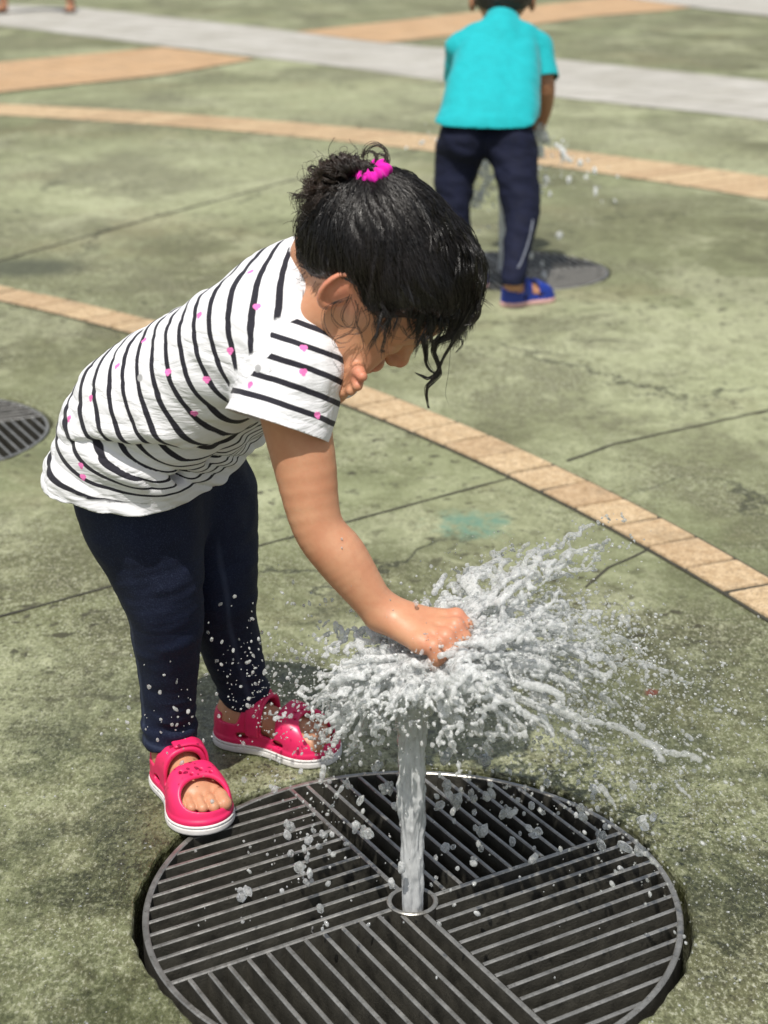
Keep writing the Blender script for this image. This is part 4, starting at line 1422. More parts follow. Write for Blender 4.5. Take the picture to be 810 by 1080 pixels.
V, F = tubes(paths, radii, 5)
link('forehead_locks', mesh_np('forehead_locks', V, F), hair, M_hair)
paths, radii = [], []
YC = 1.462
for px in ([(368, 312, YC), (352, 318, YC), (342, 326, YC), (341, 340, YC), (346, 352, YC), (356, 361, YC), (366, 360, YC), (374, 352, YC)],
           [(372, 316, YC), (376, 332, YC), (372, 348, YC), (362, 355, YC), (352, 358, YC), (354, 366, YC), (364, 366, YC)],
           [(379, 322, YC), (376, 340, YC), (381, 352, YC), (384, 366, YC), (378, 374, YC)],
           [(394, 326, YC), (396, 342, YC), (399, 350, YC), (396, 360, YC), (400, 372, YC)],
           [(410, 330, YC), (408, 344, YC), (413, 354, YC), (424, 358, YC)],
           [(362, 318, YC), (352, 322, YC), (350, 336, YC), (360, 346, YC), (372, 342, YC), (374, 330, YC)],
           [(424, 342, YC), (430, 352, YC), (436, 356, YC), (441, 352, YC)],
           [(386, 322, YC), (390, 336, YC), (386, 346, YC), (378, 352, YC), (366, 352, YC), (356, 356, YC)],
           [(368, 310, YC), (360, 330, YC), (366, 344, YC), (380, 346, YC)]):
    lock(px, 3, 0, .0008, .0007, thick=.00026)
V, F = tubes(paths, radii, 5)
link('cheek_wisps', mesh_np('cheek_wisps', V, F), hair, M_hair)

# fringe hanging over the hairline, fine wet strings in clumps
paths, radii = [], []
for i in range(1150):
    cl = np.random.default_rng(3000 + i // 8)
    y = cl.uniform(-.069, .05); x = (.036 if y > -.06 else cl.uniform(.006, .04)) + .036 * math.sqrt(max(0, 1 - (y / .070) ** 2))
    d = A([x, y, zline(A([x]), y)[0] + cl.uniform(.004, .022) - HC[2]]); d = nrm(d)
    b = on_scalp(d[None], .0045 + cl.uniform(0, .003))[0]
    s = H(*b) + r.normal(size=3) * .0011
    out = Hn(nrm(b - HC)); dn = Hn((.30, .0, -.85)); ln = cl.uniform(.007, .030) * r.uniform(.7, 1.1)
    sw = cl.normal(size=3) * .006
    P = bez([s, s + dn * ln * .4 + out * .003, s + dn * ln * .75 + out * .004 + A([0, 0, -.003]) + sw * .5, s + dn * ln + out * .003 + A([.0, 0, -.010]) + sw + r.normal(size=3) * .001], 24)
    P = P + .0008 * np.sin(np.linspace(0, 7, 24) + cl.uniform(0, 6))[:, None] * cl.normal(size=3)
    paths.append(P); radii.append(np.interp(np.linspace(0, 1, 24), [0, .6, 1], [1, .8, .25]) * .00034)
V, F = tubes(paths, radii, 4)
link('fringe', mesh_np('fringe', V, F), hair, M_hair)

# ---- scrunchie
def fabric(name, c, rough=.8, amt=.25, sheen=.12):
    n = N(name); co = n.coord()
    a = n.noise(co, 40, 4, .6); w = n.noise(co, 800, 2, .6)
    n.bsdf(Base_Color=n.mix(n.maprange(a, .35, .7), c, tuple(x * (1 - amt) for x in c)), Roughness=rough, Sheen_Weight=sheen, Specular_IOR_Level=.3, Normal=n.bump(n.math('ADD', a, n.math('MULTIPLY', w, .3)), .3, .002))
    return n.m
ax = nrm(A([-.22, -.22, .95]))
u1 = nrm(np.cross(ax, A([0, 1., 0]))); u2 = np.cross(ax, u1)
nu, nv = 120, 20
tu = np.arange(nu) * 2 * np.pi / nu; tv = np.arange(nv) * 2 * np.pi / nv
TU, TV = np.meshgrid(tu, tv, indexing='ij')
mr = .0058 * (1 + .20 * np.sin(TU * 9 + 2 * np.sin(TV)) + .12 * np.sin(TU * 21 + 1.3))
Rr = .0125 + mr * np.cos(TV) + .0012 * np.sin(TU * 7)
Z = mr * 1.15 * np.sin(TV) + .0014 * np.sin(TU * 9)
V = TIE + Hn(TD) * .003 + A([.001, -.003, .001]) + Rr[..., None] * (np.cos(TU)[..., None] * u1 + np.sin(TU)[..., None] * u2) + Z[..., None] * ax
i, j = np.meshgrid(np.arange(nu), np.arange(nv), indexing='ij'); i2, j2 = (i + 1) % nu, (j + 1) % nv
F = np.stack([i * nv + j, i2 * nv + j, i2 * nv + j2, i * nv + j2], -1).reshape(-1, 4)
link('hair_tie', mesh_np('hair_tie', V.reshape(-1, 3), F), girl, fabric('magenta_scrunchie_cloth', (.75, .008, .42)))
# ================================================================== water
def water_material(name):
    n = N(name); co = n.coord()
    foam = n.attr('foam')
    a = n.noise(co, 190, 4, .65)
    nr = n.bump(a, .22, .0012)
    gl = n.n('BsdfGlass', Roughness=.02, IOR=1.333, Normal=nr, Color=(.99, 1, .995))
    tp = n.n('BsdfTransparent', Color=(.97, .985, .98))
    gs = n.n('BsdfGlossy', Roughness=.04, Normal=nr, Color=(1, 1, 1))
    fr = n.n('Fresnel', IOR=1.5, Normal=nr)
    thin = n.n('MixShader'); n.set(thin.inputs[0], fr); n.set(thin.inputs[1], tp); n.set(thin.inputs[2], gs)     # thin walled sheets and bubbles
    clear = n.n('MixShader'); clear.inputs[0].default_value = .84; n.set(clear.inputs[1], gl); n.set(clear.inputs[2], thin)
    df = n.n('BsdfDiffuse', Color=(.93, .94, .94), Normal=nr); tr = n.n('BsdfTranslucent', Color=(.93, .95, .95), Normal=nr)
    mw = n.n('MixShader'); mw.inputs[0].default_value = .55; n.set(mw.inputs[1], df); n.set(mw.inputs[2], tr)     # air trapped in the water
    mx = n.n('MixShader'); n.set(mx.inputs[0], n.math('MULTIPLY', foam, n.maprange(a, .38, .60, .50, 1.35), clamp=True)); n.set(mx.inputs[1], clear); n.set(mx.inputs[2], mw)
    n.set(n.out.inputs[0], mx)
    return n.m
M_water = water_material('splashing_water')
def jet_material():
    n = N('aerated_water_column'); co = n.coord()
    m = n.n('Mapping'); n.set(m.inputs['Vector'], co); m.inputs['Scale'].default_value = (1, 1, .22)
    a = n.noise(m.outputs[0], 330, 5, .6); c = n.noise(co, 90, 3, .6)
    nr = n.bump(n.math('ADD', a, c), .22, .0012)
    df = n.n('BsdfDiffuse', Color=(.90, .92, .92), Normal=nr); tr = n.n('BsdfTranslucent', Color=(.92, .95, .95), Normal=nr)
    mw = n.n('MixShader'); mw.inputs[0].default_value = .40; n.set(mw.inputs[1], df); n.set(mw.inputs[2], tr)
    tp = n.n('BsdfTransparent', Color=(.96, .98, .98))
    m1 = n.n('MixShader'); n.set(m1.inputs[0], n.maprange(n.math('ADD', a, c), .8, 1.2, .03, .24)); n.set(m1.inputs[1], mw); n.set(m1.inputs[2], tp)
    gs = n.n('BsdfGlossy', Roughness=.08, Normal=nr); fr = n.n('Fresnel', IOR=1.38, Normal=nr)
    mx = n.n('MixShader'); n.set(mx.inputs[0], fr); n.set(mx.inputs[1], m1); n.set(mx.inputs[2], gs)
    n.set(n.out.inputs[0], mx)
    return n.m
M_jet = jet_material()

def jet_mesh(c, z1, r0, r1, seed):
    """a ragged aerated column rising from the nozzle"""
    n, m = 64, 150
    z = np.linspace(-.06, z1, m); t = np.linspace(0, 1, m)
    th = np.arange(n) * 2 * np.pi / n
    Z, TH = np.meshgrid(z, th, indexing='ij'); T = np.meshgrid(t, th, indexing='ij')[0]
    P = np.stack([np.cos(TH) * 1.6, np.sin(TH) * 1.6, Z * 26 + seed], -1).reshape(-1, 3)
    P2 = np.stack([np.cos(TH) * 4, np.sin(TH) * 4, Z * 55 + seed], -1).reshape(-1, 3)
    P3 = np.stack([np.cos(TH) * 9, np.sin(TH) * 9, Z * 150 + seed], -1).reshape(-1, 3)
    R = (r0 + (r1 - r0) * T) * (1 + (.13 * vnoise(P, 3) + .13 * vnoise(P2, 5) + .07 * vnoise(P3, 6)).reshape(m, n) * np.clip(.40 + T * 1.7, 0, 1.7))
    ox = .0022 * vnoise(np.stack([z * 16, z * 0, z * 0 + seed], 1), 8) * t; oy = .0022 * vnoise(np.stack([z * 16, z * 0 + 5, z * 0 + seed], 1), 9) * t
    V = np.stack([c[0] + ox[:, None] + R * np.cos(TH), c[1] + oy[:, None] + R * np.sin(TH), Z], -1).reshape(-1, 3)
    i, j = np.meshgrid(np.arange(m - 1), np.arange(n), indexing='ij'); j2 = (j + 1) % n
    F = np.stack([i * n + j, i * n + j2, (i + 1) * n + j2, (i + 1) * n + j], -1).reshape(-1, 4)
    return V, F

V, F = jet_mesh(GC[0], .262, .0104, .0138, 1.0)
jet = link('water_jet', mesh_np('water_jet', V, F), None, M_jet)
add_attr(jet.data, 'foam', np.full(len(V), .86))
tag(jet, "white column of water rising from the near grate into the girl's hand", 'water jet')

def ico(sub=1):
    b = bmesh.new(); bmesh.ops.create_icosphere(b, subdivisions=sub, radius=1)
    v = A([x.co[:] for x in b.verts]); f = A([[q.index for q in p.verts] for p in b.faces]); b.free()
    return v, f
ICO = {k: ico(k) for k in (1, 2, 3)}

def drops(P, R, vel, r, foam):
    """tumbling drops: stretched and dented balls"""
    VV, FF, FO, b = [], [], [], 0
    for p, rad, u in zip(P, R, vel):
        v, f = ICO[3 if rad > .0032 else 2 if rad > .0016 else 1]
        u = nrm(A(u, float)); st = r.uniform(1.0, 2.1) if rad > .0012 else r.uniform(1.0, 1.8)
        w = v + .22 * np.stack([vnoise(v * 1.7 + p * 900 + k, 60 + k) for k in range(3)], 1)
        al = w @ u
        w = w + al[:, None] * u[None] * (st - 1)
        VV.append(p + w * rad / st ** .33); FF.append(f + b); b += len(v); FO.append(np.full(len(v), foam * r.uniform(.5, 1.3)))
    return np.concatenate(VV), np.concatenate(FF), np.concatenate(FO)

def splash(O, streams, lo, hi, h, r, iso=.5, sheets=()):
    """O: where the jet is struck; streams of blobs thrown out on ballistic paths, fused into sheets and strings"""
    n = np.ceil((A(hi) - A(lo)) / h).astype(int)
    arr = np.zeros(n, np.float32); lo = A(lo, float)
    def splat(p, rad):
        Rk = rad * 2.15
        a = np.maximum(np.floor((p - Rk - lo) / h).astype(int), 0); e = np.minimum(np.ceil((p + Rk - lo) / h).astype(int) + 1, n)
        if (e - a < 1).any(): return
        g = [(np.arange(a[k], e[k]) * h + lo[k] - p[k]) ** 2 for k in range(3)]
        d2 = g[0][:, None, None] + g[1][None, :, None] + g[2][None, None, :]
        arr[a[0]:e[0], a[1]:e[1], a[2]:e[2]] += np.clip(1 - d2 / Rk ** 2, 0, 1) ** 3
    free = []
    for (th, el, v, rad, tmax, dens, br) in streams:
        u = A([math.cos(th) * math.cos(el), math.sin(th) * math.cos(el), math.sin(el)])
        w = nrm(np.cross(u, A([0, 0, 1.])))
        ph = r.uniform(0, 50)
        t = 0.0
        o = O + r.normal(size=3) * A([.010, .010, .004])
        while t < tmax:
            f = t / tmax
            p = o + u * v * t + A([0, 0, -4.9 * t * t])
            nz = A([vnoise(np.array([[t * 40, ph, k * 9.]]), 70)[0] for k in range(3)])
            p = p + nz * (.003 + .016 * f) + r.normal(size=3) * (.0002 + .0008 * f)
            g = vnoise(np.array([[t * 110, ph, 3.]]), 71)[0]
            vel = u * v + A([0, 0, -9.8 * t])
            if g > -.55 + 1.45 * f * br:
                splat(p, rad * (1 - .35 * f) * r.choice([.62, .8, 1.0, 1.18]))
            if r.random() < .22 + .5 * f:
                free.append((p + r.normal(size=3) * (.004 + .020 * f), rad * (.15 + .75 * r.random() ** 2) * (1 - .3 * f), vel))
            t += rad * dens * .8 / max(v, .4)
    for (eo, vs, seed, thr0) in sheets:                          # crumpled bells of water, torn into webs as they spread
        for ti in np.arange(.006, .150, .0011):
            nth = int(np.clip(2 * math.pi * 1.2 * ti / .0016, 40, 520))
            th = (np.arange(nth) + r.random(nth)) * 2 * np.pi / nth - np.pi
            c, s_ = np.cos(th), np.sin(th)
            w1 = vnoise(np.stack([c * 1.3, s_ * 1.3, np.full(nth, seed * 3.1)], 1), seed)
            w2 = vnoise(np.stack([c * 3.5, s_ * 3.5, np.full(nth, seed * 5.7)], 1), seed + 1)
            w3 = vnoise(np.stack([c * 9, s_ * 9, np.full(nth, seed * 2.3)], 1), seed + 2)
            el = .10 + .30 * c + eo + .10 * (s_ > 0) + .16 * w1 + .12 * w2
            v = (1.10 + .55 * np.maximum(c, 0)) * vs * (1 + .16 * w2 + .22 * w3) * np.where(s_ < -.3, .8, 1)
            tm = np.where(c > .2, .145, .115) * np.where(s_ < -.35, .75, 1) * (1 + .2 * w2)
            f = ti / tm
            U2 = np.stack([c * np.cos(el), s_ * np.cos(el), np.sin(el)], 1)
            p = O + U2 * (v * ti)[:, None] + A([0, 0, -4.9 * ti * ti])
            q = p * 1.0
            a1_ = vnoise(q * 62 + seed, 90) + .55 * vnoise(q * 130 + seed, 91)
            rr_ = vnoise(np.stack([c * 15, s_ * 15, np.full(nth, ti * 26 + seed)], 1), 92)
            d_ = np.stack([vnoise(q * 48 + 7 * k + seed, 93 + k) for k in range(3)], 1) + .5 * np.stack([vnoise(q * 120 + 7 * k + seed, 97 + k) for k in range(3)], 1)
            p = p + d_ * (.002 + .0085 * f)[:, None]
            m = np.abs(a1_ * .8 + rr_ * .5) - (.46 - .46 * np.clip(f, 0, 1.2) + thr0)      # webs along the zero lines of the noise
            ok = (m < 0) & (f < 1.0)
            for i in np.nonzero(ok)[0]:
                splat(p[i], .0013 + .0014 * min(1, -m[i] * 4) * (1 - .3 * f[i]))
                if r.random() < .012 + .05 * f[i]:
                    free.append((p[i] + r.normal(size=3) * (.003 + .010 * f[i]), .0005 + .0022 * r.random() ** 2.2, U2[i] * v[i] + A([0, 0, -9.8 * ti])))
    V, Q = nets(iso - arr, lo, h)
    return V, Q, free

r = np.random.default_rng(42)
O = W(446, 700, 1.442)
streams = []
for i in range(26):
    th = r.uniform(-math.pi, math.pi)
    c, s_ = math.cos(th), math.sin(th)
    el = .12 + .30 * c + r.normal() * .16 + (.10 if s_ > 0 else -.08)
    v = (1.15 + .55 * max(c, 0) + .25 * r.normal()) * (1 if s_ > -.3 else .75)
    v = max(.45, v)
    for q in range(2): streams.append((th + r.normal() * .05, el + r.normal() * .05, v * r.uniform(.9, 1.1), r.uniform(.0013, .0031), (r.uniform(.05, .11) if c < .25 else r.uniform(.07, .17)) * (1 if s_ > -.35 else .6), .62, 1.1))
for i in range(34):                                              # fan to the right, lifted by the palm
    th = r.normal() * .45 + .12
    streams.append((th, r.uniform(.10, .80), r.uniform(1.3, 2.15), r.uniform(.0013, .0028), r.uniform(.05, .13), .62, .95))
for i in range(40):                                              # broken strings thrown far to the right
    th = r.normal() * .42 - .05
    streams.append((th, r.uniform(-.15, .45), r.uniform(1.25, 2.1), r.uniform(.0015, .0032), r.uniform(.12, .23), .62, 1.15))
for i in range(3):                                               # hanging strings by the sandals
    th = math.pi + r.normal() * .16
    streams.append((th, r.uniform(.0, .3), r.uniform(.55, .95), r.uniform(.0026, .0042), r.uniform(.20, .27), .5, .45))
for i in range(14):                                              # to the left, sagging down past the sandals
    th = math.pi + r.normal() * .40
    streams.append((th, r.uniform(-.1, .38), r.uniform(.9, 1.7), r.uniform(.0016, .0036), r.uniform(.07, .15), .58, 1.0))
for i in range(70):                                              # close round the hand
    th = r.uniform(-math.pi, math.pi)
    streams.append((th, r.normal() * .5 - .1, r.uniform(.4, .95), r.uniform(.0028, .0052), r.uniform(.03, .085), .5, .5))
V, Q, free = splash(O, streams, (-.23, 1.20, .01), (.34, 1.70, .43), .0014, r, sheets=((-.18, .80, 3, .02), (.02, 1.0, 13, .0), (.22, 1.12, 23, -.03)))
V = V + .0004 * np.stack([vnoise(V * 260, 80 + k) for k in range(3)], 1)
T = tris(Q)
dist = np.linalg.norm(V - O, axis=1)
fo = np.clip(.92 - dist * 2.7, .34, .82)
P = [f[0] for f in free]; R = [max(.0005, f[1]) for f in free]; U_ = [f[2] for f in free]
def more(n, fx, fy, fY, rr, vel=(0, 0, -1)):
    for _ in range(n):
        p = W(fx(), fy(), fY())
        if p[2] < .004: continue
        P.append(p); R.append(rr()); U_.append(A(vel) + r.normal(size=3) * .5)
un = r.uniform
more(75, lambda: un(290, 690), lambda: un(775, 900), lambda: un(1.42, 1.56), lambda: .0022 + .0036 * r.random() ** 1.6)
more(22, lambda: un(190, 690), lambda: un(900, 1070), lambda: un(1.36, 1.48), lambda: .0020 + .0034 * r.random() ** 1.8)
# spots of the larger blobs falling over the grate
for x, y, Y, rad in ((255, 940, 1.46, .0072), (327, 922, 1.45, .0052), (326, 930, 1.45, .0045), (305, 872, 1.52, .0062), (306, 900, 1.52, .0042), (328, 980, 1.42, .0050), (163, 1017, 1.44, .0058), (180, 1000, 1.46, .0035),
                     (372, 1068, 1.38, .0090), (390, 1066, 1.38, .0075), (318, 1033, 1.40, .0040), (600, 962, 1.50, .0058), (580, 955, 1.50, .0042), (625, 978, 1.47, .0052), (655, 918, 1.52, .0048), (520, 960, 1.47, .0038),
                     (500, 908, 1.48, .0048), (508, 878, 1.50, .0062), (535, 858, 1.52, .0060), (518, 838, 1.50, .0065), (480, 845, 1.47, .0075), (470, 835, 1.47, .0062), (497, 840, 1.5, .0050), (537, 855, 1.52, .0042),
                     (341, 880, 1.50, .0045), (337, 893, 1.50, .0040), (386, 878, 1.48, .0048), (398, 806, 1.46, .0058), (412, 830, 1.46, .0052), (405, 830, 1.46, .0062), (418, 852, 1.46, .0045), (510, 800, 1.55, .0075), (470, 795, 1.50, .0068),
                     (635, 885, 1.55, .0062), (640, 872, 1.55, .0045), (365, 890, 1.5, .0040), (460, 905, 1.46, .0030), (440, 1062, 1.36, .0048), (678, 985, 1.45, .0035), (570, 985, 1.45, .0030)):
    for q in range(3):
        P.append(W(x, y, Y) + r.normal(size=3) * rad * .35); R.append(rad * un(.5, .8)); U_.append(A([0, 0, -1]) + r.normal(size=3) * .4)
more(330, lambda: un(480, 700), lambda: un(640, 860), lambda: un(1.42, 1.62), lambda: .0006 + .0018 * r.random() ** 2)
more(240, lambda: un(200, 700), lambda: un(800, 1070), lambda: un(1.30, 1.50), lambda: .0006 + .0020 * r.random() ** 3)
more(170, lambda: r.normal(310, 45), lambda: r.normal(700, 42), lambda: un(1.50, 1.68), lambda: .0006 + .0018 * r.random() ** 2)
more(60, lambda: r.normal(185, 32), lambda: r.normal(752, 30), lambda: un(1.56, 1.62), lambda: .0006 + .0020 * r.random() ** 2)
more(60, lambda: r.normal(265, 28), lambda: r.normal(715, 35), lambda: un(1.66, 1.70), lambda: .0006 + .0020 * r.random() ** 2)
# beads lying and bouncing on the wet concrete
for _ in range(1500):
    a = un(0, 2 * math.pi); d = .30 + abs(r.normal()) * .16
    x, y = GC[0][0] + d * math.cos(a), GC[0][1] + d * math.sin(a) * .9
    rad = .0004 + .0011 * r.random() ** 3
    P.append(A([x, y, rad * .6 + (un(0, .02) if r.random() < .15 else 0)])); R.append(rad); U_.append(A([1, 0, .3]) * r.choice([-1, 1]) + r.normal(size=3) * .3)
bvb = BVHTree.FromPolygons([Vector(v.co) for v in girl.data.vertices], [tuple(p.vertices) for p in girl.data.polygons])
for _ in range(8):                                             # beads of water on the wet arm and hand
    t = un(0, 1); px_, py_ = 330 + 110 * t + un(-26, 26), 540 + 120 * t + un(-14, 24)
    hit = bvb.ray_cast(Vector(CPOS), Vector(ray(px_, py_)).normalized())
    if hit[0] is not None and hit[0].y < 1.55:
        rad = .0005 + .0009 * r.random() ** 2.5
        P.append(A(hit[0]) + A(hit[1]) * rad * .3); R.append(rad); U_.append(A([.2, 0, -1.]))
kp = []
for p in P:                                                      # keep the toes clear
    d_ = p - CPOS; az = d_ @ FWD; px_, py_ = 405 + FPX * d_[0] / az, 540 - FPX * (d_ @ UPV) / az
    kp.append(not (150 < px_ < 250 and 785 < py_ < 885 and r.random() < .88))
P = [p for p, k in zip(P, kp) if k]; R = [p for p, k in zip(R, kp) if k]; U_ = [p for p, k in zip(U_, kp) if k]
V2, F2, fo2 = drops(P, R, U_, r, .48)
Vall = np.concatenate([V, V2]); Fall = np.concatenate([T, F2 + len(V)])
sp = link('water_spray', mesh_np('water_spray', Vall, Fall), None, M_water)
add_attr(sp.data, 'foam', np.concatenate([fo, fo2]))
tag(sp, "spray of water and drops bursting from under the girl's hand over the grate", 'water spray', kind='stuff')

# the fountain the boy plays with
V, F = jet_mesh(GC[1] + A([-.02, 0]), .36, .012, .019, 7.0)
jet2 = link('water_jet', mesh_np('water_jet', V, F), None, M_jet)
add_attr(jet2.data, 'foam', np.full(len(V), .95))
tag(jet2, 'blurred white water jet between the legs of the boy in turquoise', 'water jet')
r = np.random.default_rng(77)
O2 = A([GC[1][0] - .02, GC[1][1], .37])
st2 = [(r.uniform(-math.pi, math.pi), r.normal() * .4 + .1, r.uniform(.4, 1.5), r.uniform(.004, .007), r.uniform(.05, .22), .7, 1.0) for _ in range(60)]
V, Q, free = splash(O2, st2, (O2[0] - .32, O2[1] - .35, .02), (O2[0] + .36, O2[1] + .3, .55), .0042, r)
P = [f[0] for f in free]; R = [f[1] * 1.3 for f in free]; U_ = [f[2] for f in free]
for x, y, Y, rad in ((590, 248, 4.45, .010), (576, 190, 4.5, .010), (572, 278, 4.45, .006), (574, 290, 4.45, .008), (580, 205, 4.5, .006), (594, 162, 4.55, .010), (612, 172, 4.55, .008), (600, 190, 4.5, .008), (627, 180, 4.55, .007), (628, 203, 4.5, .007), (573, 145, 4.55, .016), (570, 160, 4.55, .013), (570, 135, 4.55, .012), (500, 213, 4.4, .014), (506, 208, 4.4, .012), (512, 175, 4.5, .013), (514, 190, 4.5, .013), (510, 200, 4.5, .010), (560, 270, 4.4, .007)):
    P.append(W(x, y, Y)); R.append(rad); U_.append(A([0, 0, -1.]))
V2, F2, fo2 = drops(P, R, U_, r, .95)
sp2 = link('water_spray', mesh_np('water_spray', np.concatenate([V, V2]), np.concatenate([tris(Q), F2 + len(V)])), None, M_water)
add_attr(sp2.data, 'foam', np.concatenate([np.full(len(V), .95), fo2]))
tag(sp2, 'blurred spray of drops around the boy in turquoise', 'water spray', kind='stuff')
# ================================================================== the boy at the further fountain, seen from behind
M_turq = fabric('turquoise_jersey', (.004, .37, .41), .8, .12)
M_navy = fabric('navy_track_cloth', (.0045, .007, .026), .85, .3, 0.0)
M_piping = plain('pale_grey_piping', (.20, .22, .27), .7, 40, .2)
M_palepink = rubber('pale_pink_sole', (.70, .42, .40), .6)
M_blue = rubber('blue_sandal_rubber', (.010, .035, .28))
M_boyhair = hair_material('short_black_hair', (.006, .005, .005), (.014, .011, .010), .4)
BSH = {}
LB = A([1, .12, 0]); LB /= np.linalg.norm(LB)
bp, bt0, bt1, bs_, bn = W(512, 146, 4.30), W(516, 122, 4.34), W(522, 82, 4.43), W(527, 42, 4.52), W(530, 14, 4.57)
bhead = W(530, -10, 4.620)
brl = [(W(541, 160, 4.30), .064), (W(546, 192, 4.255), .054), (W(550, 226, 4.22), .046), (W(546, 258, 4.17), .038), (W(541, 297, 4.105), .032)]
bll = [(W(485, 160, 4.33), .064), (W(479, 192, 4.31), .054), (W(478, 226, 4.29), .046), (W(484, 262, 4.30), .040), (W(488, 292, 4.31), .034)]
rf0, rf1 = gnd(530, 324)[:2], gnd(569, 317)[:2]
lf0, lf1 = gnd(482, 312)[:2], gnd(498, 303)[:2]
lf1 = lf0 + (lf1 - lf0) / np.linalg.norm(lf1 - lf0) * .165
rf1 = rf0 + (rf1 - rf0) / np.linalg.norm(rf1 - rf0) * .165
def frame_f(h, t, side):
    d = t - h; L = np.hypot(*d); d = d / L; f = foot_field(side); s = L / FOOT_L
    M = np.stack([A([d[0], d[1], 0]), A([-d[1], d[0], 0]), A([0, 0, 1.])], 1).astype(np.float32); O_ = A([h[0], h[1], 0], np.float32)
    return (lambda P: f(((P - O_) @ M / s).astype(np.float32)) * s), d, s
ff = [frame_f(rf0, rf1, 1), frame_f(lf0, lf1, -1)]
sR, sL = bs_ + LB * .102 - A([0, 0, .022]), bs_ - LB * .102 - A([0, 0, .022])
armR = chain([(sR, .034), (W(574, 88, 4.50), .028), (W(574, 112, 4.54), .023), (W(568, 134, 4.60), .018)], per=4)
armL = chain([(sL, .034), (W(484, 86, 4.56), .028), (W(500, 118, 4.62), .023), (W(528, 140, 4.62), .018)], per=4)
def hand_f(w, d):
    d = nrm(A(d, float)); s = nrm(np.cross(d, A([0, 0, 1.])))
    fs = [cone(w, w + d * .035, .017, .015)]
    for i, o in enumerate((-.016, -.005, .006, .016)):
        fs.append(chain([(w + d * .033 + s * o, .0072), (w + d * .052 + s * o * 1.15 + A([0, 0, -.003]), .0066), (w + d * .062 + s * o * 1.15 + A([0, 0, -.014]), .0058)], .003))
    fs.append(chain([(w + d * .008 + s * .014, .009), (w + d * .030 + s * .030, .007)], .003))
    return U(.004, *fs)
hR, hL = hand_f(W(568, 134, 4.60), (-.35, .7, -.5)), hand_f(W(528, 140, 4.62), (.4, .6, -.5))
def boy_body(P):
    d = smin(*[U(.02, cone(bt0 + s * LB * .06, bs_ + s * LB * .07, .040, .034))(P) for s in (-1, 1)], .04)
    for s in (-1, 1): d = smin(d, cone(bp + s * LB * .058, bt0 + s * LB * .05, .046, .044)(P), .02)
    for lg, (f, dd, s), h in ((brl, ff[0], rf0), (bll, ff[1], lf0)):
        d = smin(d, chain([(p, q - .008) for p, q in lg], per=3)(P), .01)
        d = smin(d, cone(lg[-1][0], A([*(h + dd * .035), .08]), lg[-1][1] - .010, .024)(P), .01)
        d = smin(d, f(P), .01)
    d = smin(d, cone(bs_, bhead, .04, .036)(P), .02)
    d = smin(d, armR(P), .012); d = smin(d, armL(P), .012)
    d = smin(d, hR(P), .008); d = smin(d, hL(P), .008)
    d = smin(d, ell(bhead, (.074, .088, .086))(P), .01)
    d = smin(d, ell(bhead + A([0, .062, -.050]), (.052, .038, .052))(P), .02)
    d = smin(d, ell(bhead + A([0, .100, -.040]), (.011, .013, .013))(P), .01)
    for s in (-1, 1): d = smin(d, ell(bhead + A([s * .080, .002, -.028]), (.010, .016, .027))(P), .004)
    return d
V, Q = sdf_mesh(boy_body, (.05, 4.0, .003), (.56, 4.86, .98), .0042)
boy = link('person', mesh_np('person_body', V, Q), None, M_skin2)
tag(boy, 'boy in a turquoise T-shirt and navy trousers bending over, seen from behind', 'child')
add_attr(boy.data, 'blush', np.zeros(len(V))); add_attr(boy.data, 'paint', np.zeros(len(V)))
def boy_hair(P):
    q = P - bhead.astype(np.float32)
    d = ell(bhead, (.0815, .0955, .0945))(P)
    cut = (-.034 - .016 * np.clip(-q[:, 1] / .06, 0, 1) + .05 * np.clip(q[:, 1] / .06, 0, 1)) - q[:, 2]
    return smax(d - .0025 * vnoise(P * 130, 3), cut, .008)
V, Q = sdf_mesh(boy_hair, bhead - .12, bhead + .12, .004)
hb = link('hair', mesh_np('hair', V, Q), boy, M_boyhair); add_attr(hb.data, 'parting', np.zeros(len(V)))
def boy_shirt(P):
    a = [chain([(mixp(bt0, bp, .75) + s * LB * .062, .0795), (bt0 + s * LB * .060, .071), (bt1 + s * LB * .060, .062), (bs_ + s * LB * .060, .044)], per=3)(P) for s in (-1, 1)]
    d = smin(smin(a[0], a[1], .05), chain([(mixp(bt0, bp, .75), .084), (bt0, .075), (bt1, .066), (bs_, .050)], per=3)(P), .03)
    d = smin(d, cone(bs_, bn, .06, .043)(P), .03)
    d = smin(d, U(.012, cone(bs_ + LB * .06, sR, .043, .041), cone(sR, W(574, 82, 4.495), .041, .040))(P), .012)
    d = smin(d, U(.012, cone(bs_ - LB * .06, sL, .043, .041), cone(sL, W(483, 82, 4.55), .041, .040))(P), .012)
    q = np.stack([P[:, 0] * 26 + P[:, 2] * 12, P[:, 1] * 20, P[:, 2] * 34], 1)
    return d - .0026 * vnoise(q * .8, 4) + .0016 * np.abs(vnoise(q * 1.5, 6))
V, Q = sdf_mesh(boy_shirt, (.04, 4.2, .36), (.58, 4.72, .84), .0045); T = tris(Q)
V, T = clip(V, T, V[:, 2] - (W(515, 131, 4.26)[2] + .16 * (V[:, 1] - 4.26)) + .004 * vnoise(V * 20, 3))
V, T = clip(V, T, -((V - (bn - nrm(bn - bs_) * .012)) @ nrm(bn - bs_)))
for e, o in ((W(574, 82, 4.495), sR), (W(483, 82, 4.55), sL)):
    ax_ = nrm(e - o); k = np.linalg.norm(V - e, axis=1) < .065
    V, T = clip(V, T, np.where(k, -((V - e) @ ax_) + .006, 1.0))
sh = link('shirt', mesh_np('shirt', V, T), boy, M_turq)
m = sh.modifiers.new('cloth', 'SOLIDIFY'); m.thickness = .002; m.offset = -1
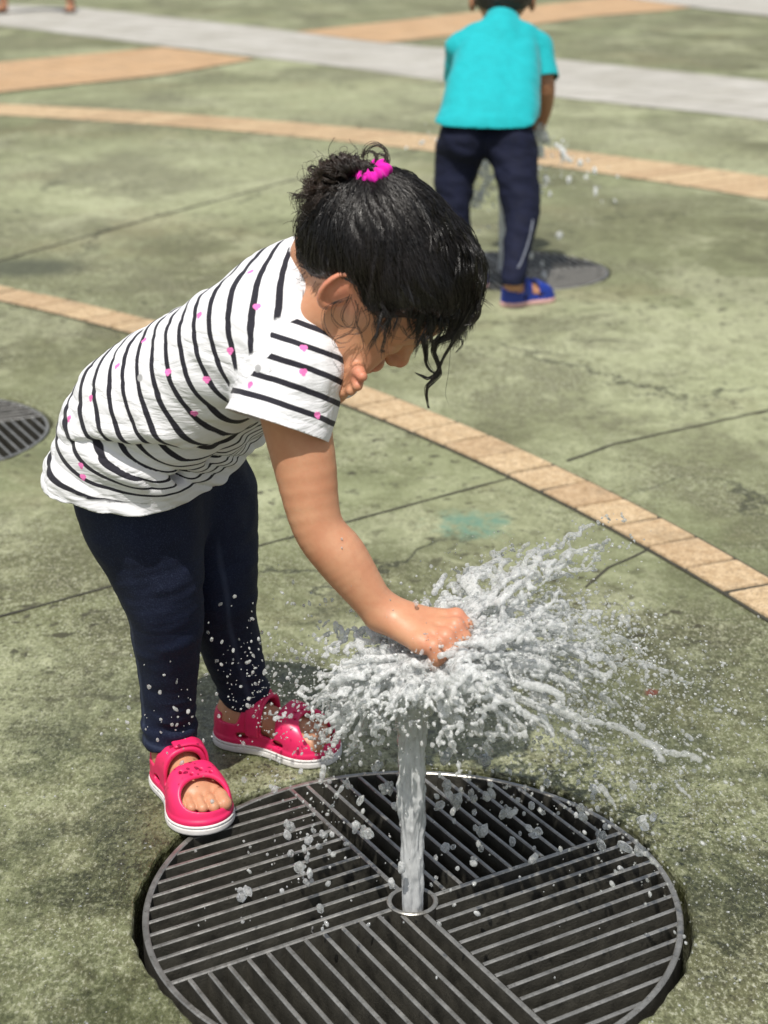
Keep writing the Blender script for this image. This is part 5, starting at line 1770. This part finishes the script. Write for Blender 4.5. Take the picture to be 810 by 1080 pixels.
def boy_pants(P):
    d = smin(chain(brl, per=3)(P), chain(bll, per=3)(P), .012)
    for s in (-1, 1): d = smin(d, cone(bp + s * LB * .058, bt0 + s * LB * .056, .064, .060)(P), .03)
    q = np.stack([P[:, 0] * 20, P[:, 1] * 20, P[:, 2] * 40 + 12 * P[:, 0]], 1)
    return d - .004 * vnoise(q, 5) + .003 * np.abs(vnoise(q * 1.8, 7))
V, Q = sdf_mesh(boy_pants, (.02, 4.05, .03), (.56, 4.5, .56), .0045); T = tris(Q)
for lg in (brl, bll):
    e = lg[-1][0]; k = np.linalg.norm(V - e, axis=1) < .07
    V, T = clip(V, T, np.where(k, V[:, 2] - e[2] + .004, 1.0))
pn = link('trousers', mesh_np('trousers', V, T), boy, M_navy)
m = pn.modifiers.new('cloth', 'SOLIDIFY'); m.thickness = .002; m.offset = -1
bvp = BVHTree.FromPolygons([Vector(v) for v in V], T.tolist())
path = []
for x, y in ((562, 232), (560, 244), (557, 256), (553, 268), (549, 278), (546, 283)):      # pale piping down the outer leg
    hit = bvp.ray_cast(Vector(CPOS), Vector(ray(x, y)).normalized())
    if hit[0]: path.append(A(hit[0]))
if len(path) > 2:
    S, _ = spline(A(path), np.zeros(len(path)), 6)
    V, F = tubes([S], [np.full(len(S), .0022)], 6)
    link('piping', mesh_np('piping', V, F), pn, M_piping)
for (h, t), side, lab in (((rf0, rf1), 1, 0), ((lf0, lf1), -1, 1)):
    d = t - h; L = np.hypot(*d)
    so_, up_, tab_ = sandal_fields(side)
    root = empty('sandal', (h[0], h[1], 0), math.atan2(d[1], d[0]), boy); root.scale = (L / FOOT_L,) * 3
    for nm, f, mm in (('sole', so_, M_palepink), ('upper', up_, M_blue), ('strap', tab_, M_blue)):
        V, Q = sdf_mesh(f, (-.012, -.05, -.004), (.178, .05, .08), .0022)
        link(nm, mesh_np(nm, V, Q), root, mm)

# ================================================================== far passer-by, mostly out of the picture
g0, g1 = gnd(76, 13)[:2], gnd(57, 24)[:2]
g1 = g0 + nrm(g1 - g0) * .25
k0 = gnd(8, 14)[:2]; k1 = k0 + nrm(A([-.45, -1.0])) * .25
hip = (g0 + k0) / 2 + A([-.12, .05])
fa = [frame_f(g0, g1, 1), frame_f(k0, k1, -1)]
hipz = .84
PL = A([.35, .0, 0])
def adult(P):
    d = None
    for (f, dd, s), h, o in ((fa[0], g0, .10), (fa[1], k0, -.10)):
        an = A([*(h + dd * .05), .10]); hp_ = A([hip[0] + o, hip[1], hipz]); kn = (an + hp_) / 2 + A([dd[0] * .10, dd[1] * .10, .03])
        e = smin(chain([(an, .036), (mixp(an, kn, .6), .055), (kn, .056), (mixp(kn, hp_, .6), .078), (hp_, .092)], per=3)(P), f(P), .015)
        d = e if d is None else smin(d, e, .02)
    c = A([hip[0], hip[1], hipz]); ch = c + A([0, -.06, .42]); nk = c + A([0, -.10, .60])
    d = smin(d, U(.05, cone(c + A([-.06, 0, 0]), ch + A([-.08, 0, 0]), .10, .11), cone(c + A([.06, 0, 0]), ch + A([.08, 0, 0]), .10, .11))(P), .05)
    d = smin(d, cone(ch, nk + A([0, -.03, .08]), .09, .05)(P), .04)
    d = smin(d, ell(nk + A([0, -.05, .17]), (.075, .092, .115))(P), .02)
    for s in (-1, 1):
        sh_ = ch + A([s * .17, 0, .06])
        wr = sh_ + A([s * .10, -.12, -.50])
        d = smin(d, chain([(ch + A([s * .1, 0, .07]), .06), (sh_, .05), (sh_ + A([s * .05, .02, -.26]), .038), (wr, .026)], per=3)(P), .02)
        d = smin(d, hand_f(wr, (s * .1, -.2, -.95))(P), .01)
    return d
lo = A([hip[0] - .75, hip[1] - .75, .002]); hi = A([hip[0] + .75, hip[1] + .7, 1.86])
V, Q = sdf_mesh(adult, lo, hi, .011)
man = link('person', mesh_np('person_body', V, Q), None, M_skin2)
add_attr(man.data, 'blush', np.zeros(len(V))); add_attr(man.data, 'paint', np.zeros(len(V)))
tag(man, 'far passer-by on the grey path, only a bare leg and sandalled foot in view', 'person')
M_char = fabric('charcoal_cloth', (.035, .035, .04), .85, .3)
def shorts(P):
    d = None
    for (f, dd, s), h, o in ((fa[0], g0, .10), (fa[1], k0, -.10)):
        an = A([*(h + dd * .05), .10]); hp_ = A([hip[0] + o, hip[1], hipz]); kn = (an + hp_) / 2 + A([dd[0] * .10, dd[1] * .10, .03])
        e = cone(mixp(kn, hp_, .15), hp_, .085, .112)(P); d = e if d is None else smin(d, e, .03)
    c = A([hip[0], hip[1], hipz]); return smin(d, cone(c + A([-.06, 0, .02]), c + A([.06, 0, .02]), .118)(P), .04)
V, Q = sdf_mesh(shorts, lo, hi, .012)
link('shorts', mesh_np('shorts', V, Q), man, M_char)
def tee(P):
    c = A([hip[0], hip[1], hipz]); ch = c + A([0, -.06, .42])
    d = U(.05, cone(c + A([-.06, 0, .05]), ch + A([-.08, 0, 0]), .115, .125), cone(c + A([.06, 0, .05]), ch + A([.08, 0, 0]), .115, .125))(P)
    for s in (-1, 1): d = smin(d, cone(ch + A([s * .10, 0, .06]), ch + A([s * .21, 0, -.08]), .072, .062)(P), .03)
    return d
V, Q = sdf_mesh(tee, lo, hi, .012)
link('shirt', mesh_np('shirt', V, Q), man, fabric('grey_cotton', (.22, .22, .23)))
c = A([hip[0], hip[1] - .15, hipz + .785])
V, Q = sdf_mesh(lambda P: smax(ell(c, (.083, .100, .122))(P), (c[2] - .01 - .04 * np.clip((c[1] - .03 - P[:, 1]) / .05, -1, 0)) - P[:, 2], .01), c - .15, c + .15, .010)
hm_ = link('hair', mesh_np('hair', V, Q), man, M_boyhair); add_attr(hm_.data, 'parting', np.zeros(len(V)))
M_tan = rubber('dark_sandal_rubber', (.05, .035, .025))
for h, t, side in ((g0, g1, 1), (k0, k1, -1)):
    d = t - h; so_, up_, tab_ = sandal_fields(side)
    root = empty('sandal', (h[0], h[1], 0), math.atan2(d[1], d[0]), man); root.scale = (np.hypot(*d) / FOOT_L,) * 3
    for nm, f, mm in (('sole', so_, M_tan), ('strap', tab_, M_tan)):
        V, Q = sdf_mesh(f, (-.012, -.05, -.004), (.178, .05, .08), .003)
        link(nm, mesh_np(nm, V, Q), root, mm)
